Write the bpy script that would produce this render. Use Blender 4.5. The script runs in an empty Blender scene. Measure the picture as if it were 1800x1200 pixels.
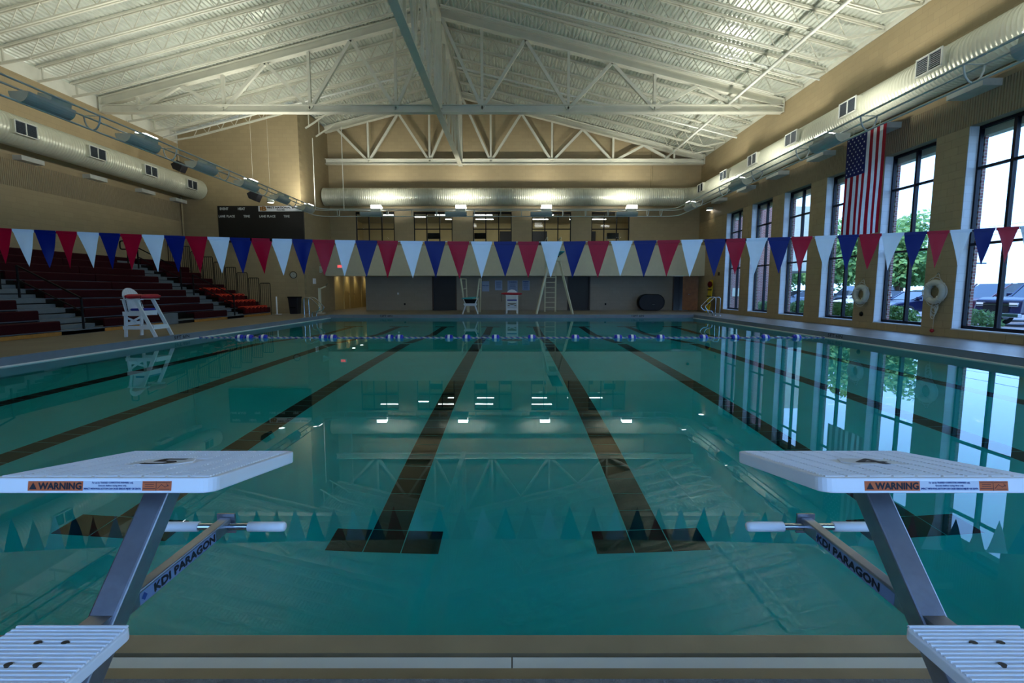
import bpy, math, random
from mathutils import Vector, Matrix
R = random.Random(7)
C = bpy.context.scene.collection
SC = bpy.context.scene
PI = math.pi

# ---------------------------------------------------------------- camera, sky, sun, exposure
cd = bpy.data.cameras.new('camera'); cam = bpy.data.objects.new('camera', cd); C.objects.link(cam)
cd.sensor_width = 36.0; cd.lens = 860.0 / 1800.0 * 36.0; cd.clip_start = 0.05; cd.clip_end = 500
cam.location = (0, 0, 1.365); cam.rotation_euler = (math.radians(90) - math.atan(89 / 860.0), 0, 0)
SC.camera = cam
SC.view_settings.view_transform = 'Standard'; SC.view_settings.look = 'None'
SC.view_settings.gamma = 1.0; SC.view_settings.use_curve_mapping = False
SC.view_settings.exposure = 0.0
W = bpy.data.worlds.new('sky'); SC.world = W; W.use_nodes = True
nt = W.node_tree; nt.nodes.clear()
_o = nt.nodes.new('ShaderNodeOutputWorld'); _b = nt.nodes.new('ShaderNodeBackground')
_t = nt.nodes.new('ShaderNodeTexCoord'); _s = nt.nodes.new('ShaderNodeSeparateXYZ'); _r = nt.nodes.new('ShaderNodeValToRGB')
nt.links.new(_t.outputs['Generated'], _s.inputs[0]); nt.links.new(_s.outputs['Z'], _r.inputs[0])
_r.color_ramp.elements[0].position = 0.0; _r.color_ramp.elements[0].color = (0.37, 0.62, 1.0, 1)
_r.color_ramp.elements[1].position = 0.7; _r.color_ramp.elements[1].color = (0.20, 0.43, 1.0, 1)
nt.links.new(_r.outputs[0], _b.inputs['Color']); _b.inputs['Strength'].default_value = 4.5
nt.links.new(_b.outputs[0], _o.inputs[0])
sd = bpy.data.lights.new('sun', 'SUN'); sd.energy = 3.5; sd.angle = math.radians(3); sd.color = (1.0, 0.96, 0.88)
sun = bpy.data.objects.new('sun', sd); C.objects.link(sun); sun.rotation_euler = (math.radians(38), 0, math.radians(-70))
sun.location = (-20, 0, 30)
UPLIGHT = 95.0      # watts of one ceiling uplight

# ---------------------------------------------------------------- materials
def lin(c):
    return tuple(((v / 255) / 12.92 if v / 255 <= 0.04045 else ((v / 255 + 0.055) / 1.055) ** 2.4) for v in c)
def mat(name, col, rough=0.5, metal=0.0, var=0.08, scale=6.0, bump=0.0, bscale=40.0, emit=None, es=0.0, spec=0.5, srgb=True, trans=0):
    m = bpy.data.materials.new(name); m.use_nodes = True; n = m.node_tree; p = n.nodes['Principled BSDF']
    c = lin(col) if srgb else col
    tc = n.nodes.new('ShaderNodeTexCoord'); no = n.nodes.new('ShaderNodeTexNoise'); no.inputs['Scale'].default_value = scale
    no.inputs['Detail'].default_value = 4; n.links.new(tc.outputs['Object'], no.inputs['Vector'])
    rp = n.nodes.new('ShaderNodeValToRGB'); rp.color_ramp.elements[0].position = 0.3; rp.color_ramp.elements[1].position = 0.7
    rp.color_ramp.elements[0].color = (*[v * (1 - var) for v in c], 1); rp.color_ramp.elements[1].color = (*[min(1, v * (1 + var)) for v in c], 1)
    n.links.new(no.outputs['Fac'], rp.inputs[0]); n.links.new(rp.outputs[0], p.inputs['Base Color'])
    p.inputs['Roughness'].default_value = rough; p.inputs['Metallic'].default_value = metal
    p.inputs['Specular IOR Level'].default_value = spec
    if bump:
        n2 = n.nodes.new('ShaderNodeTexNoise'); n2.inputs['Scale'].default_value = bscale; n.links.new(tc.outputs['Object'], n2.inputs['Vector'])
        b = n.nodes.new('ShaderNodeBump'); b.inputs['Strength'].default_value = bump; b.inputs['Distance'].default_value = 0.01
        n.links.new(n2.outputs['Fac'], b.inputs['Height']); n.links.new(b.outputs[0], p.inputs['Normal'])
    if emit:
        p.inputs['Emission Color'].default_value = (*emit, 1); p.inputs['Emission Strength'].default_value = es
    if trans:
        out = n.nodes['Material Output']; tr = n.nodes.new('ShaderNodeBsdfTranslucent'); mx = n.nodes.new('ShaderNodeMixShader')
        n.links.new(rp.outputs[0], tr.inputs[0]); mx.inputs[0].default_value = trans
        n.links.new(p.outputs[0], mx.inputs[1]); n.links.new(tr.outputs[0], mx.inputs[2]); n.links.new(mx.outputs[0], out.inputs[0])
    return m
def blockmat(name, col, bw=0.4, bh=0.2, mortar=0.006, dark=0.85, axis='x', mcol=None, rough=0.55, vary=0.04, strength=0.35):
    # painted masonry: courses as fine relief and a slightly darker joint; axis = direction the courses run in
    m = bpy.data.materials.new(name); m.use_nodes = True; n = m.node_tree; p = n.nodes['Principled BSDF']; c = lin(col)
    tc = n.nodes.new('ShaderNodeTexCoord'); sp = n.nodes.new('ShaderNodeSeparateXYZ'); cb = n.nodes.new('ShaderNodeCombineXYZ')
    n.links.new(tc.outputs['Object'], sp.inputs[0]); n.links.new(sp.outputs['X' if axis == 'x' else 'Y'], cb.inputs['X']); n.links.new(sp.outputs['Z'], cb.inputs['Y'])
    br = n.nodes.new('ShaderNodeTexBrick'); n.links.new(cb.outputs[0], br.inputs['Vector'])
    br.inputs['Scale'].default_value = 1; br.inputs['Brick Width'].default_value = bw; br.inputs['Row Height'].default_value = bh
    br.inputs['Mortar Size'].default_value = mortar; br.inputs['Mortar Smooth'].default_value = 0.3
    br.inputs['Color1'].default_value = (*[v * (1 - vary) for v in c], 1); br.inputs['Color2'].default_value = (*[v * (1 + vary) for v in c], 1)
    br.inputs['Mortar'].default_value = (*(lin(mcol) if mcol else [v * dark for v in c]), 1)
    n.links.new(br.outputs['Color'], p.inputs['Base Color']); p.inputs['Roughness'].default_value = rough
    iv = n.nodes.new('ShaderNodeMath'); iv.operation = 'SUBTRACT'; iv.inputs[0].default_value = 1; n.links.new(br.outputs['Fac'], iv.inputs[1])
    b = n.nodes.new('ShaderNodeBump'); b.inputs['Strength'].default_value = strength; b.inputs['Distance'].default_value = 0.006
    n.links.new(iv.outputs[0], b.inputs['Height']); n.links.new(b.outputs[0], p.inputs['Normal'])
    return m
def ribmat(name, col, axis, pitch):
    m = mat(name, col, 0.6, var=0.04); n = m.node_tree; p = n.nodes['Principled BSDF']
    tc = n.nodes.new('ShaderNodeTexCoord'); w = n.nodes.new('ShaderNodeTexWave'); w.bands_direction = axis.upper()
    w.inputs['Scale'].default_value = 1.0 / pitch * 0.314; n.links.new(tc.outputs['Object'], w.inputs['Vector'])
    b = n.nodes.new('ShaderNodeBump'); b.inputs['Strength'].default_value = 1; b.inputs['Distance'].default_value = 0.02
    n.links.new(w.outputs['Fac'], b.inputs['Height']); n.links.new(b.outputs[0], p.inputs['Normal'])
    return m

BEIGE = (164, 146, 112)
M = {}
M['wall_x'] = blockmat('painted block along x', BEIGE, axis='x')
M['wall_y'] = blockmat('painted block along y', BEIGE, axis='y')
M['block'] = mat('painted block', BEIGE, 0.6, var=0.06, scale=3, bump=0.15, bscale=60)
M['joint'] = mat('block joint', (132, 116, 86), 0.8)
M['grey_wall'] = blockmat('grey painted block', (142, 134, 122), axis='x')
M['rib_y'] = ribmat('scored block', (150, 134, 104), 'y', 0.07)
M['band'] = mat('pale beam paint', (205, 200, 175), 0.6, var=0.03)
M['white_fascia'] = mat('white fascia', (222, 220, 206), 0.6, var=0.03)
M['deck_roof'] = mat('glossy roof deck paint', (222, 226, 216), 0.30, metal=0.4, var=0.10, scale=2.0)
M['steel'] = mat('cream steel paint', (212, 210, 194), 0.38, var=0.05, scale=2)
M['pipe'] = mat('white pipe paint', (215, 215, 205), 0.35, var=0.03)
M['concrete'] = mat('deck concrete', (122, 115, 100), 0.42, var=0.12, scale=1.3, bump=0.25, bscale=90)
M['darkdeck'] = mat('near deck concrete', (120, 118, 116), 0.7, var=0.2, scale=30, bump=0.5, bscale=160)
M['curb'] = mat('gutter curb', (112, 122, 134), 0.35, var=0.08, scale=3)
M['tan_rim'] = mat('tan gutter rim', (158, 140, 108), 0.4, var=0.10, scale=4)
M['grate'] = mat('white gutter grate', (226, 228, 220), 0.4, var=0.03)
M['black'] = mat('black', (10, 10, 12), 0.5)
M['gutter'] = mat('dark gutter', (26, 22, 18), 0.7)
M['plaster'] = mat('pool plaster', (84, 226, 234), 0.7, var=0.05, scale=1.2)
M['tile'] = mat('black lane tile', (16, 13, 12), 0.35, var=0.25, scale=3)
M['tile_bed'] = mat('tile joint', (150, 235, 235), 0.7)
M['duct'] = mat('duct paint', (196, 196, 178), 0.32, metal=0.25, var=0.05, scale=1)
M['louver'] = mat('grille grey', (90, 100, 112), 0.5)
M['louver_w'] = mat('grille frame', (196, 198, 190), 0.4)
M['trough'] = mat('blue grey light trough', (176, 182, 180), 0.4, var=0.03)
M['trough_end'] = mat('cream light end cap', (196, 192, 172), 0.45, var=0.03)
M['lens'] = mat('lit lens', (255, 255, 255), 0.4, emit=(1, 1, 0.95), es=14)
M['lens_far'] = mat('bright lit lens', (255, 255, 255), 0.4, emit=(1, 1, 0.93), es=12)
M['lens_off'] = mat('lamp housing', (178, 184, 172), 0.4)
M['truss_blue'] = mat('rail pipe', (188, 194, 190), 0.35, var=0.03)
M['maroon'] = mat('maroon bench plastic', (46, 3, 13), 0.65, var=0.08, spec=0.12)
M['step'] = mat('grey step', (98, 110, 118), 0.55, var=0.08, scale=4)
M['wood'] = mat('varnished pine', (168, 118, 48), 0.5, var=0.15, scale=8)
M['blackmetal'] = mat('black metal', (9, 9, 11), 0.55, spec=0.2)
M['dark'] = mat('dark void', (14, 14, 16), 0.8)
M['white'] = mat('white plastic', (244, 246, 250), 0.4, var=0.02)
M['whitewood'] = mat('white lumber', (214, 220, 226), 0.5, var=0.04)
M['blue_cush'] = mat('blue cushion', (14, 34, 140), 0.5)
M['red_tube'] = mat('red foam', (170, 16, 40), 0.5)
M['orange'] = mat('orange vest', (206, 52, 18), 0.7)
M['redvest'] = mat('dark red vest', (84, 10, 14), 0.8, spec=0.15)
M['stainless'] = mat('brushed stainless', (158, 161, 170), 0.34, metal=0.9, var=0.12, scale=14, bump=0.08, bscale=30)
M['chrome'] = mat('polished steel', (190, 198, 206), 0.12, metal=1.0, var=0.03)
M['fl_red'] = mat('red vinyl', (172, 6, 42), 0.4, var=0.06, bump=0.1, bscale=8, trans=0.18, spec=0.2)
M['fl_white'] = mat('white vinyl', (226, 236, 246), 0.35, var=0.03, bump=0.1, bscale=8, trans=0.25)
M['fl_blue'] = mat('blue vinyl', (2, 26, 104), 0.4, var=0.06, bump=0.1, bscale=8, trans=0.15, spec=0.2)
M['cloth_red'] = mat('flag red cloth', (150, 8, 36), 0.8, trans=0.45)
M['cloth_white'] = mat('flag white cloth', (220, 226, 232), 0.8, trans=0.45)
M['cloth_blue'] = mat('flag blue cloth', (16, 26, 92), 0.8, trans=0.45)
M['float_blue'] = mat('float blue', (14, 40, 180), 0.35)
M['label_orange'] = mat('label orange', (206, 96, 44), 0.5, var=0.02)
M['label_white'] = mat('label white', (214, 218, 228), 0.5, var=0.02)
M['ink'] = mat('ink', (18, 20, 34), 0.6)
M['ink_blue'] = mat('blue ink', (24, 60, 130), 0.6)
M['letter_w'] = mat('white letters', (190, 196, 200), 0.6)
M['winframe'] = mat('dark window frame', (8, 14, 30), 0.45, spec=0.25)
M['brown_frame'] = mat('brown door frame', (58, 40, 30), 0.5)
M['door_dark'] = mat('dark door', (34, 32, 34), 0.5)
M['door_wood'] = mat('orange wood door', (150, 92, 34), 0.45, var=0.2, scale=5)
M['jamb'] = blockmat('white painted jamb block', (206, 208, 210), axis='x')
M['sill'] = mat('white sill', (200, 204, 208), 0.45)
M['brick'] = blockmat('red brick x', (128, 62, 52), 0.21, 0.075, 0.01, mcol=(170, 160, 150), axis='x', vary=0.2)
M['brick_y'] = blockmat('red brick y', (128, 62, 52), 0.21, 0.075, 0.01, mcol=(170, 160, 150), axis='y', vary=0.2)
M['asphalt'] = mat('asphalt', (118, 120, 124), 0.9, var=0.1)
M['grass'] = mat('grass', (70, 110, 48), 0.9, var=0.3, scale=3)
M['leaf'] = mat('leaves', (128, 168, 100), 0.8, var=0.35, scale=1.5, trans=0.35)
M['leaf_dark'] = mat('shrub leaves', (104, 132, 70), 0.8, var=0.35, scale=5, trans=0.2)
M['bark'] = mat('bark', (84, 66, 50), 0.9)
M['tyre'] = mat('tyre', (18, 18, 18), 0.8)
M['glass_car'] = mat('car glass', (36, 52, 66), 0.08, spec=0.8)
M['headlight'] = mat('headlight', (210, 216, 222), 0.1)
M['carpet'] = mat('gym floor', (90, 80, 66), 0.8)
M['ceil_tile'] = mat('ceiling tile', (176, 170, 140), 0.8)
M['yellow_wall'] = mat('warm wall', (206, 184, 126), 0.6, var=0.03)
M['gold'] = mat('gold print', (150, 100, 34), 0.5)
M['teal_board'] = mat('teal board grit', (30, 150, 160), 0.7)
M['cream_post'] = mat('cream board post', (196, 192, 162), 0.45, var=0.03)
M['yellow'] = mat('yellow board', (222, 190, 20), 0.5)
M['navy'] = mat('navy plastic', (10, 12, 24), 0.5)
M['rope'] = mat('white rope', (206, 206, 198), 0.8, var=0.1, scale=60)
M['red_lit'] = mat('red lit sign', (230, 40, 40), 0.4, emit=(1, 0.08, 0.08), es=1.6)
M['ring_white'] = mat('ring foam', (196, 198, 190), 0.55, var=0.05); M['poster'] = mat('pale poster', (150, 168, 200), 0.5, var=0.03)
M['steel_label'] = mat('pale blue label', (120, 142, 182), 0.4, var=0.02)
M['wood_dark'] = mat('bolt slot', (78, 66, 52), 0.7)
M['clockface'] = mat('clock face', (170, 172, 160), 0.5)

def glassmat():
    m = bpy.data.materials.new('window glass'); m.use_nodes = True; n = m.node_tree; n.nodes.clear()
    o = n.nodes.new('ShaderNodeOutputMaterial'); t = n.nodes.new('ShaderNodeBsdfTransparent'); g = n.nodes.new('ShaderNodeBsdfGlossy')
    t.inputs[0].default_value = (0.93, 0.96, 0.97, 1); g.inputs['Roughness'].default_value = 0.02
    lwt = n.nodes.new('ShaderNodeLayerWeight'); lwt.inputs[0].default_value = 0.5
    pw = n.nodes.new('ShaderNodeMath'); pw.operation = 'POWER'; pw.inputs[1].default_value = 5; n.links.new(lwt.outputs['Facing'], pw.inputs[0])
    f = n.nodes.new('ShaderNodeMath'); f.operation = 'MULTIPLY_ADD'; f.inputs[1].default_value = 0.9; f.inputs[2].default_value = 0.02; n.links.new(pw.outputs[0], f.inputs[0])
    x = n.nodes.new('ShaderNodeMixShader'); n.links.new(f.outputs[0], x.inputs[0]); n.links.new(t.outputs[0], x.inputs[1]); n.links.new(g.outputs[0], x.inputs[2])
    n.links.new(x.outputs[0], o.inputs[0]); return m
M['glass'] = glassmat()
def watermat():
    m = bpy.data.materials.new('pool water'); m.use_nodes = True; n = m.node_tree; n.nodes.clear()
    o = n.nodes.new('ShaderNodeOutputMaterial'); t = n.nodes.new('ShaderNodeBsdfRefraction'); g = n.nodes.new('ShaderNodeBsdfGlossy')
    t.inputs['Color'].default_value = (0.38, 0.94, 0.93, 1); t.inputs['IOR'].default_value = 1.333; t.inputs['Roughness'].default_value = 0.0
    g.inputs['Roughness'].default_value = 0.0; g.inputs['Color'].default_value = (0.74, 0.84, 0.9, 1)
    f = n.nodes.new('ShaderNodeFresnel'); f.inputs[0].default_value = 1.333
    tc = n.nodes.new('ShaderNodeTexCoord'); no = n.nodes.new('ShaderNodeTexNoise'); no.inputs['Scale'].default_value = 1.1; no.inputs['Detail'].default_value = 1.5
    n.links.new(tc.outputs['Object'], no.inputs['Vector'])
    b = n.nodes.new('ShaderNodeBump'); b.inputs['Strength'].default_value = 0.12; b.inputs['Distance'].default_value = 0.002
    n.links.new(no.outputs['Fac'], b.inputs['Height'])
    for q in (t, g, f): n.links.new(b.outputs[0], q.inputs['Normal'])
    x = n.nodes.new('ShaderNodeMixShader'); n.links.new(f.outputs[0], x.inputs[0]); n.links.new(t.outputs[0], x.inputs[1]); n.links.new(g.outputs[0], x.inputs[2])
    n.links.new(x.outputs[0], o.inputs[0]); return m
M['water'] = watermat()

# ---------------------------------------------------------------- helpers
class MB:
    def __init__(s): s.v = []; s.f = []; s.s = []
    def add(s, vs, fs, sm=False):
        b = len(s.v); s.v += [tuple(v) for v in vs]; s.f += [tuple(i + b for i in f) for f in fs]; s.s += [sm] * len(fs); return s
    def box(s, x0, x1, y0, y1, z0, z1):
        return s.add([(x0, y0, z0), (x1, y0, z0), (x1, y1, z0), (x0, y1, z0), (x0, y0, z1), (x1, y0, z1), (x1, y1, z1), (x0, y1, z1)],
                     [(0, 3, 2, 1), (4, 5, 6, 7), (0, 1, 5, 4), (1, 2, 6, 5), (2, 3, 7, 6), (3, 0, 4, 7)])
    def bar(s, p, q, w, h, up=(0, 0, 1)):
        p = Vector(p); q = Vector(q); d = (q - p).normalized(); u = Vector(up)
        if abs(d.dot(u)) > 0.98: u = Vector((0, 1, 0))
        a = d.cross(u).normalized(); b = a.cross(d).normalized(); a *= w / 2; b *= h / 2
        return s.add([p - a - b, p + a - b, p + a + b, p - a + b, q - a - b, q + a - b, q + a + b, q - a + b],
                     [(0, 3, 2, 1), (4, 5, 6, 7), (0, 1, 5, 4), (1, 2, 6, 5), (2, 3, 7, 6), (3, 0, 4, 7)])
    def tube(s, pts, r, n=8, closed=False, cap=True):
        pts = [Vector(p) for p in pts]; N = len(pts); rs = r if isinstance(r, (list, tuple)) else [r] * N
        prev = None; vs = []
        for i, p in enumerate(pts):
            if closed: d = pts[(i + 1) % N] - pts[i - 1]
            else: d = pts[min(i + 1, N - 1)] - pts[max(i - 1, 0)]
            d.normalize()
            if prev is None:
                a = d.orthogonal().normalized()
            else:
                a = prev - d * prev.dot(d)
                a = a.normalized() if a.length > 1e-6 else d.orthogonal().normalized()
            prev = a; b = d.cross(a)
            for k in range(n):
                t = 2 * PI * k / n; vs.append(p + (a * math.cos(t) + b * math.sin(t)) * rs[i])
        fs = []
        for i in range(N if closed else N - 1):
            j = (i + 1) % N
            for k in range(n): fs.append((i * n + k, i * n + (k + 1) % n, j * n + (k + 1) % n, j * n + k))
        s.add(vs, fs, True)
        if cap and not closed:
            b = len(s.v) - N * n; e0 = s.v[b:b + n]; e1 = s.v[b + (N - 1) * n:b + N * n]
            s.add(e0, [tuple(range(n))[::-1]]); s.add(e1, [tuple(range(n))])
        return s
    def prism(s, poly, a, b, fn, sm=False):
        n = len(poly); vs = [fn(u, v, a) for u, v in poly] + [fn(u, v, b) for u, v in poly]
        fs = [tuple(range(n))[::-1], tuple(range(n, 2 * n))]
        s.add(vs, fs); b0 = len(s.v) - 2 * n
        for i in range(n):
            s.f.append((b0 + i, b0 + (i + 1) % n, b0 + n + (i + 1) % n, b0 + n + i)); s.s.append(sm)
        return s
    def lathe(s, prof, c=(0, 0, 0), n=20, axis='z'):
        vs = []
        for r, z in prof:
            for k in range(n):
                t = 2 * PI * k / n; a, b = r * math.cos(t), r * math.sin(t)
                vs.append({'z': (c[0] + a, c[1] + b, c[2] + z), 'x': (c[0] + z, c[1] + a, c[2] + b), 'y': (c[0] + a, c[1] + z, c[2] + b)}[axis])
        fs = [(i * n + k, i * n + (k + 1) % n, (i + 1) * n + (k + 1) % n, (i + 1) * n + k) for i in range(len(prof) - 1) for k in range(n)]
        return s.add(vs, fs, True)
    def ball(s, c, rx, ry=None, rz=None, n=10, m=7):
        ry = ry or rx; rz = rz or rx; vs = []; fs = []
        for i in range(m + 1):
            p = PI * i / m
            for k in range(n):
                t = 2 * PI * k / n; vs.append((c[0] + rx * math.sin(p) * math.cos(t), c[1] + ry * math.sin(p) * math.sin(t), c[2] + rz * math.cos(p)))
        for i in range(m):
            for k in range(n): fs.append((i * n + k, (i + 1) * n + k, (i + 1) * n + (k + 1) % n, i * n + (k + 1) % n))
        return s.add(vs, fs, True)
    def mesh(s, name, off=(0, 0, 0)):
        me = bpy.data.meshes.new(name)
        me.from_pydata([(v[0] - off[0], v[1] - off[1], v[2] - off[2]) for v in s.v], [], s.f)
        if any(s.s): me.polygons.foreach_set('use_smooth', s.s)
        me.update(); return me
    def build(s, name, m, parent=None, label=None, kind=None, bevel=0):
        off = rootloc(parent); me = s.mesh(name, off); me.materials.append(M[m])
        o = bpy.data.objects.new(name, me); C.objects.link(o)
        if parent: o.parent = parent
        if label: o['label'] = label
        if kind: o['kind'] = kind
        if bevel:
            bm = o.modifiers.new('bevel', 'BEVEL'); bm.width = bevel; bm.segments = 2; bm.limit_method = 'ANGLE'
        return o
def rootloc(p):
    while p is not None and p.parent is not None: p = p.parent
    return tuple(p.location) if p is not None else (0, 0, 0)
def tag(o, label=None, cat=None, group=None, kind=None):
    if label: o['label'] = label
    if cat: o['category'] = cat
    if group: o['group'] = group
    if kind: o['kind'] = kind
    return o
def thing(name, label, cat, loc=(0, 0, 0), group=None, kind=None):
    o = bpy.data.objects.new(name, None); C.objects.link(o); o.location = loc; o.empty_display_size = 0.1
    return tag(o, label, cat, group, kind)
def dup(root, loc, label, rz=None):
    r = root.copy(); C.objects.link(r); r.location = loc; r['label'] = label
    if rz is not None: r.rotation_euler = (0, 0, rz)
    for ch in list(root.children):
        c = ch.copy(); C.objects.link(c); c.parent = r
        for g in list(ch.children):
            d = g.copy(); C.objects.link(d); d.parent = c
    return r
def B(x0, x1, y0, y1, z0, z1): return MB().box(x0, x1, y0, y1, z0, z1)
def struct(name, mb, m, parent=None, label=None): return mb.build(name, m, parent, label, None if parent else 'structure')
_tc = {}
def textmesh(s):
    if s not in _tc:
        cu = bpy.data.curves.new('text', 'FONT'); cu.body = s; cu.align_x = 'CENTER'; cu.align_y = 'CENTER'; cu.size = 1; cu.resolution_u = 2
        o = bpy.data.objects.new('text', cu); C.objects.link(o); dg = bpy.context.evaluated_depsgraph_get()
        me = bpy.data.meshes.new_from_object(o.evaluated_get(dg)); 
        _tc[s] = ([tuple(v.co) for v in me.vertices], [tuple(p.vertices) for p in me.polygons])
        bpy.data.objects.remove(o); bpy.data.meshes.remove(me)
    return _tc[s]
def text(mb, s, o, ux, uy, w=None, h=1.0, bold=0.0):
    # lettering laid flat at origin o, along ux with height direction uy; w = full width
    vs, fs = textmesh(s); ux = Vector(ux).normalized(); uy = Vector(uy).normalized(); o = Vector(o)
    x0 = min(v[0] for v in vs); x1 = max(v[0] for v in vs); y0 = min(v[1] for v in vs); y1 = max(v[1] for v in vs)
    sy = h / (y1 - y0); sx = (w / (x1 - x0)) if w else sy
    for bx, by in ([(0, 0), (bold, 0), (-bold, 0), (0, bold), (0, -bold)] if bold else [(0, 0)]):
        n = ux.cross(uy) * (0.00002 * (bx * 3 + by * 7) / (bold or 1))
        mb.add([o + n + ux * ((v[0] - (x0 + x1) / 2) * sx + bx) + uy * ((v[1] - (y0 + y1) / 2) * sy + by) for v in vs], fs)
    return mb
ORD = ['first', 'second', 'third', 'fourth', 'fifth', 'sixth', 'seventh', 'eighth', 'ninth', 'tenth', 'eleventh', 'twelfth', 'thirteenth', 'fourteenth', 'fifteenth', 'sixteenth', 'seventeenth', 'eighteenth', 'nineteenth', 'twentieth', 'twenty-first', 'twenty-second', 'twenty-third', 'twenty-fourth']

# ================================================================ THE SETTING
XL, XR, YN, YF, DZ = -17.2, 11.35, -4.0, 30.2, 0.17       # walls, deck height
PX, PY0, PY1 = 9.144, 1.78, 24.64                         # pool
RX, RZ, SL = -3.05, 12.95, 0.25                           # ridge
def roofz(x): return RZ - SL * abs(x - RX)
fl = MB()
fl.box(XL, -PX - .10, YN, YF, -0.3, DZ).box(PX + .10, XR + .4, YN, YF, -0.3, DZ).box(-PX - .10, PX + .10, PY1 + .08, YF, -0.3, DZ)
fl.box(-11.1, -8.98, YF, 40, -0.3, DZ)
struct('floor', fl, 'concrete')
struct('floor.001', B(-PX - .10, PX + .10, YN, 1.40, -0.3, DZ), 'darkdeck')

# pool basin
def pz(y):
    if y < 14.5: return -(1.38 + 0.024 * (y - 1.78))
    if y < 19.5: return -(1.685 + (y - 14.5) / 5.0 * 2.1)
    return -3.80
ys = [1.78, 14.5, 19.5, 24.64]
pb = MB(); pb.add([(sx * PX, y, pz(y)) for y in ys for sx in (-1, 1)], [(2 * i, 2 * i + 1, 2 * i + 3, 2 * i + 2) for i in range(3)])
basin = struct('floor.002', pb, 'plaster')
bw = MB()
for sx in (-1, 1):
    x = sx * PX; bw.add([(x, y, pz(y)) for y in ys] + [(x, y, -0.02) for y in ys], [(i, i + 1, i + 5, i + 4) for i in range(3)])
bw.add([(-PX, PY0, pz(PY0)), (PX, PY0, pz(PY0)), (PX, PY0, 0.0), (-PX, PY0, 0.0)], [(0, 1, 2, 3)])
bw.add([(-PX, PY1, pz(PY1)), (PX, PY1, pz(PY1)), (PX, PY1, 0.0), (-PX, PY1, 0.0)], [(0, 1, 2, 3)])
struct('wall_basin', bw, 'plaster')
wt = MB(); wt.add([(-PX, PY0, 0), (PX, PY0, 0), (PX, PY1, 0), (-PX, PY1, 0)], [(0, 1, 2, 3)])
water = wt.build('pool_water', 'water'); tag(water, 'still teal water filling the whole swimming pool', 'water', kind='stuff')

# black lane tiles, one by one
TS = 0.2985
tiles = []
for k in range(8):
    cx = (k - 3.5) * 2.134 + .045; n = 0
    y = 3.79
    for j in (-1, 0, 1): tiles.append((cx + j * TS, y, k))
    y += TS
    while y < 22.6: tiles.append((cx, y, k)); y += TS
    for j in (-1, 0, 1): tiles.append((cx + j * TS, y, k))
def tile_mb(mb, x, y):
    w = TS / 2 - 0.0045; z = lambda yy: pz(yy) + 0.006; y0, y1 = y - w, y + w
    mb.add([(x - w, y0, z(y0)), (x + w, y0, z(y0)), (x + w, y1, z(y1)), (x - w, y1, z(y1)), (x - w, y0, z(y0) - .006), (x + w, y0, z(y0) - .006), (x + w, y1, z(y1) - .006), (x - w, y1, z(y1) - .006)],
           [(0, 1, 2, 3), (0, 4, 5, 1), (1, 5, 6, 2), (2, 6, 7, 3), (3, 7, 4, 0)])
bed = MB()
for k in range(8):
    cx = (k - 3.5) * 2.134 + .045
    for a, b in ((3.65, 14.5), (14.5, 19.5), (19.5, 22.7)):
        bed.add([(cx - .15, a, pz(a) + .002), (cx + .15, a, pz(a) + .002), (cx + .15, b, pz(b) + .002), (cx - .15, b, pz(b) + .002)], [(0, 1, 2, 3)])
bed.build('tile_bed', 'tile_bed', basin)
tiles.sort(key=lambda t: t[1] ** 2 + t[0] ** 2)
for i, (x, y, k) in enumerate(tiles[:298]):
    m = MB(); tile_mb(m, x, y); m.build('tile', 'tile', basin)
m = MB()
for x, y, k in tiles[298:]: tile_mb(m, x, y)
m.build('tile_rest', 'tile', basin, kind='stuff')

# gutters and curbs
for i, sx in enumerate((-1, 1)):
    x0, x1 = sorted((sx * (PX + .005), sx * (PX + .10)))
    struct('trim_%d' % (i + 1), B(x0, x1, PY0, PY1 + .1, 0.025, DZ + .004), 'curb')
    x0, x1 = sorted((sx * (PX - .03), sx * (PX + .005)))
    struct('trim_%d' % (i + 3), B(x0, x1, PY0, PY1, -0.03, 0.022), 'grate')
struct('trim_5', B(-PX, PX, PY1 - .005, PY1 + .08, -0.05, DZ + .004), 'curb')
struct('trim_6', B(-PX, PX, 1.685, 1.78, -0.3, 0.03), 'tan_rim')
struct('trim_7', B(-PX, PX, 1.655, 1.685, -0.3, -0.04), 'gutter')
g7 = MB()
for k in range(12): g7.box(-PX + k * 1.524 + .002, -PX + (k + 1) * 1.524 - .002, 1.612, 1.664, -0.03, 0.03)
struct('trim_8', g7, 'grate')
struct('trim_9', B(-PX, PX, 1.39, 1.612, -0.3, 0.03), 'tan_rim')
for s, o, ux, par, w in (('5FT 6IN', (-PX - .003, 13.5, .10), (0, 1, 0), 'trim_1', .62), ('5FT 6IN', (PX + .003, 13.8, .10), (0, -1, 0), 'trim_2', .62),
                      ('12FT 6IN', (-6.33, PY1 - .008, .11), (1, 0, 0), 'trim_5', .6), ('12FT 6IN', (6.33, PY1 - .008, .11), (1, 0, 0), 'trim_5', .6)):
    text(MB(), s, o, ux, (0, 0, 1), w=w, h=0.085, bold=0.004).build('lettering', 'ink', bpy.data.objects[par])

# walls
lw = MB().box(XL - .3, XL, YN, 40, -0.3, 4.95).box(XL - .3, XL, YN, 40, 5.85, 8.88)
struct('wall_left', lw, 'wall_y')
struct('wall_left.001', B(XL - .3, XL + .004, YN, 26.1, 4.95, 5.85), 'rib_y')
struct('trim_10', B(XL - .3, XL - .05, YN, YF, 8.88, roofz(XL) + .2), 'white_fascia')
struct('trim_11', B(XR + .02, XR + .4, YN, YF, 9.18, roofz(XR) + .2), 'white_fascia')
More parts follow.
